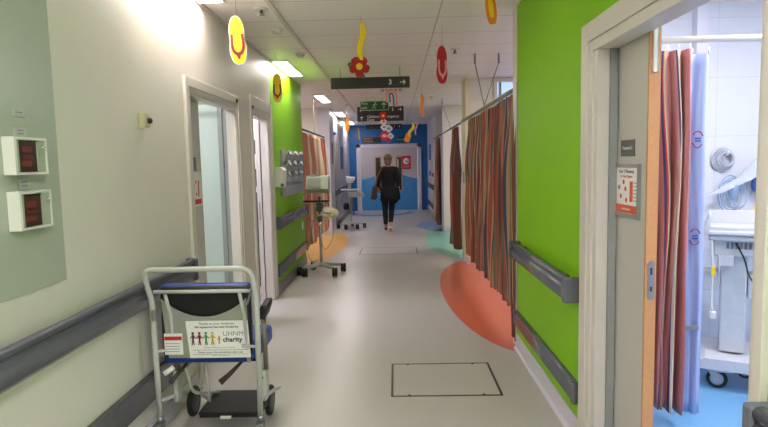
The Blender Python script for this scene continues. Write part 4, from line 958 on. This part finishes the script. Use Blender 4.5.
# face (turned away down the corridor), ears
P('nose', skin, pr, lambda b: b.ball(wp(0,.118,1.56), .016, (.8,1,1.3), 10, 8))
P('ear', skin, pr, lambda b: b.ball(wp(-.083,.01,1.565), .022, (.4,.8,1.2), 10, 8)); P('ear', skin, pr, lambda b: b.ball(wp(.083,.01,1.565), .022, (.4,.8,1.2), 10, 8))
P('eye', paper, pr, lambda b: (b.ball(wp(-.03,.104,1.578), .010), b.ball(wp(.03,.104,1.578), .010)))
P('mouth', maroon, pr, lambda b: b.ball(wp(0,.106,1.528), .016, (1.2,.4,.3), 10, 8))
hr = P('hair', hairm, pr, lambda b: (b.ball(wp(0,.0,1.595), .102, (.92,1.0,1.0)), b.ball(wp(0,-.045,1.52), .078, (1.0,.8,1.15))))
P('hair_bun', hairm, hr, lambda b: b.ball(wp(.012,-.115,1.61), .055, (1.15,.8,.95), 14, 10))
V = [((0,0,.80),(.205,.14)), ((0,0,.95),(.185,.13)), ((0,.01,1.09),(.165,.11)), ((0,.012,1.24),(.18,.125)), ((0,0,1.36),(.125,.09)), ((0,-.0,1.43),(.062,.06))]
E = [(0,1),(1,2),(2,3),(3,4),(4,5)]
for s in (-1, 1):
    k = len(V); V += [((s*.158,0,1.36),.068),((s*.205,-.03,1.12),.058),((s*.216,.03,.965),.048)]; E += [(4,k),(k,k+1),(k+1,k+2)]
skinmesh('loose_top', blackf, pr, V, E, 2, 2)
P('top_hem', blackf, pr, lambda b: b.lathe(wp(.02,-.0,0), [(.06,.67),(.205,.66),(.2,.78),(.17,.98),(.05,1.0)], 24))
P('cardigan_corner', blackf, pr, lambda b: b.prism([wp(.12,.02,.98),wp(.235,.0,.95),wp(.262,-.01,.72),wp(.15,.0,.60),wp(.1,.02,.66)], (0,-.05,0)))
V = [((0,0,.90),(.15,.12)), ((-.085,.0,.82),.098),((-.082,.03,.48),.068),((-.076,.0,.30),.062),((-.073,-.03,.13),.048), ((.085,-.01,.82),.098),((.062,.06,.47),.068),((.047,-.06,.32),.062),((.04,-.19,.19),.048)]
skinmesh('trousers', blackf, pr, V, [(0,1),(1,2),(2,3),(3,4),(0,5),(5,6),(6,7),(7,8)], 0, 2)
def shoe(x, y, z, tilt):
    def f(b):
        outl = [(-.035,-.06),(-.02,-.085),(.02,-.085),(.035,-.06),(.037,.06),(.044,.12),(.025,.17),(-.02,.17),(-.042,.12),(-.036,.05)]
        ct, st = math.cos(tilt), math.sin(tilt)
        pts = [wp(x+a, y+q*ct, z-(q-.15)*st) for a, q in outl]
        b.prism(pts, (0, .0, .03))
    def u(b):
        ct, st = math.cos(tilt), math.sin(tilt)
        b.ball(wp(x, y+.02, z+.055+.08*st), .06, (.62,1.25,.75), 14, 10)
    q = P('shoe', black, pr, u, 'black shoe upper'); P('sole', paper, q, f, 'white rubber sole')
shoe(-.073, .0, .0, 0); shoe(.04, -.165, .0, .45)
B = thing('shoulder_bag', 'dark brown shoulder bag carried at the left hip of the walking person', 'bag', (PX-.3, PY-.05, .72))
P('body', leather, B, lambda b: b.prism([wp(-.37,-.14,.80),wp(-.40,-.14,.73),wp(-.30,-.14,.70),wp(-.245,-.14,.74),wp(-.24,-.14,.96),wp(-.34,-.14,1.0)], (0,.15,0)))
P('flap', leather, B, lambda b: b.prism([wp(-.36,-.15,.88),wp(-.25,-.15,.85),wp(-.24,-.15,.965),wp(-.335,-.15,1.0)], (0,.012,0)))
P('strap', mat('tan_strap', (128,74,56), .5), B, lambda b: b.sweep(fillet([wp(-.30,-.07,.99),wp(-.235,-.12,1.2),wp(-.135,-.10,1.39),wp(-.12,.0,1.43),wp(-.16,.12,1.3),wp(-.28,.02,.99)], .06), .011, 6))

# ------------------------------------------------------------------ rendering look
w = bpy.data.worlds.new('world'); scene.world = w; w.use_nodes = True
w.node_tree.nodes['Background'].inputs[0].default_value = (.8,.85,1,1); w.node_tree.nodes['Background'].inputs[1].default_value = .3
vs = scene.view_settings; vs.view_transform = 'Standard'; vs.look = 'None'; vs.gamma = 1; vs.use_curve_mapping = False
vs.exposure = 1.17
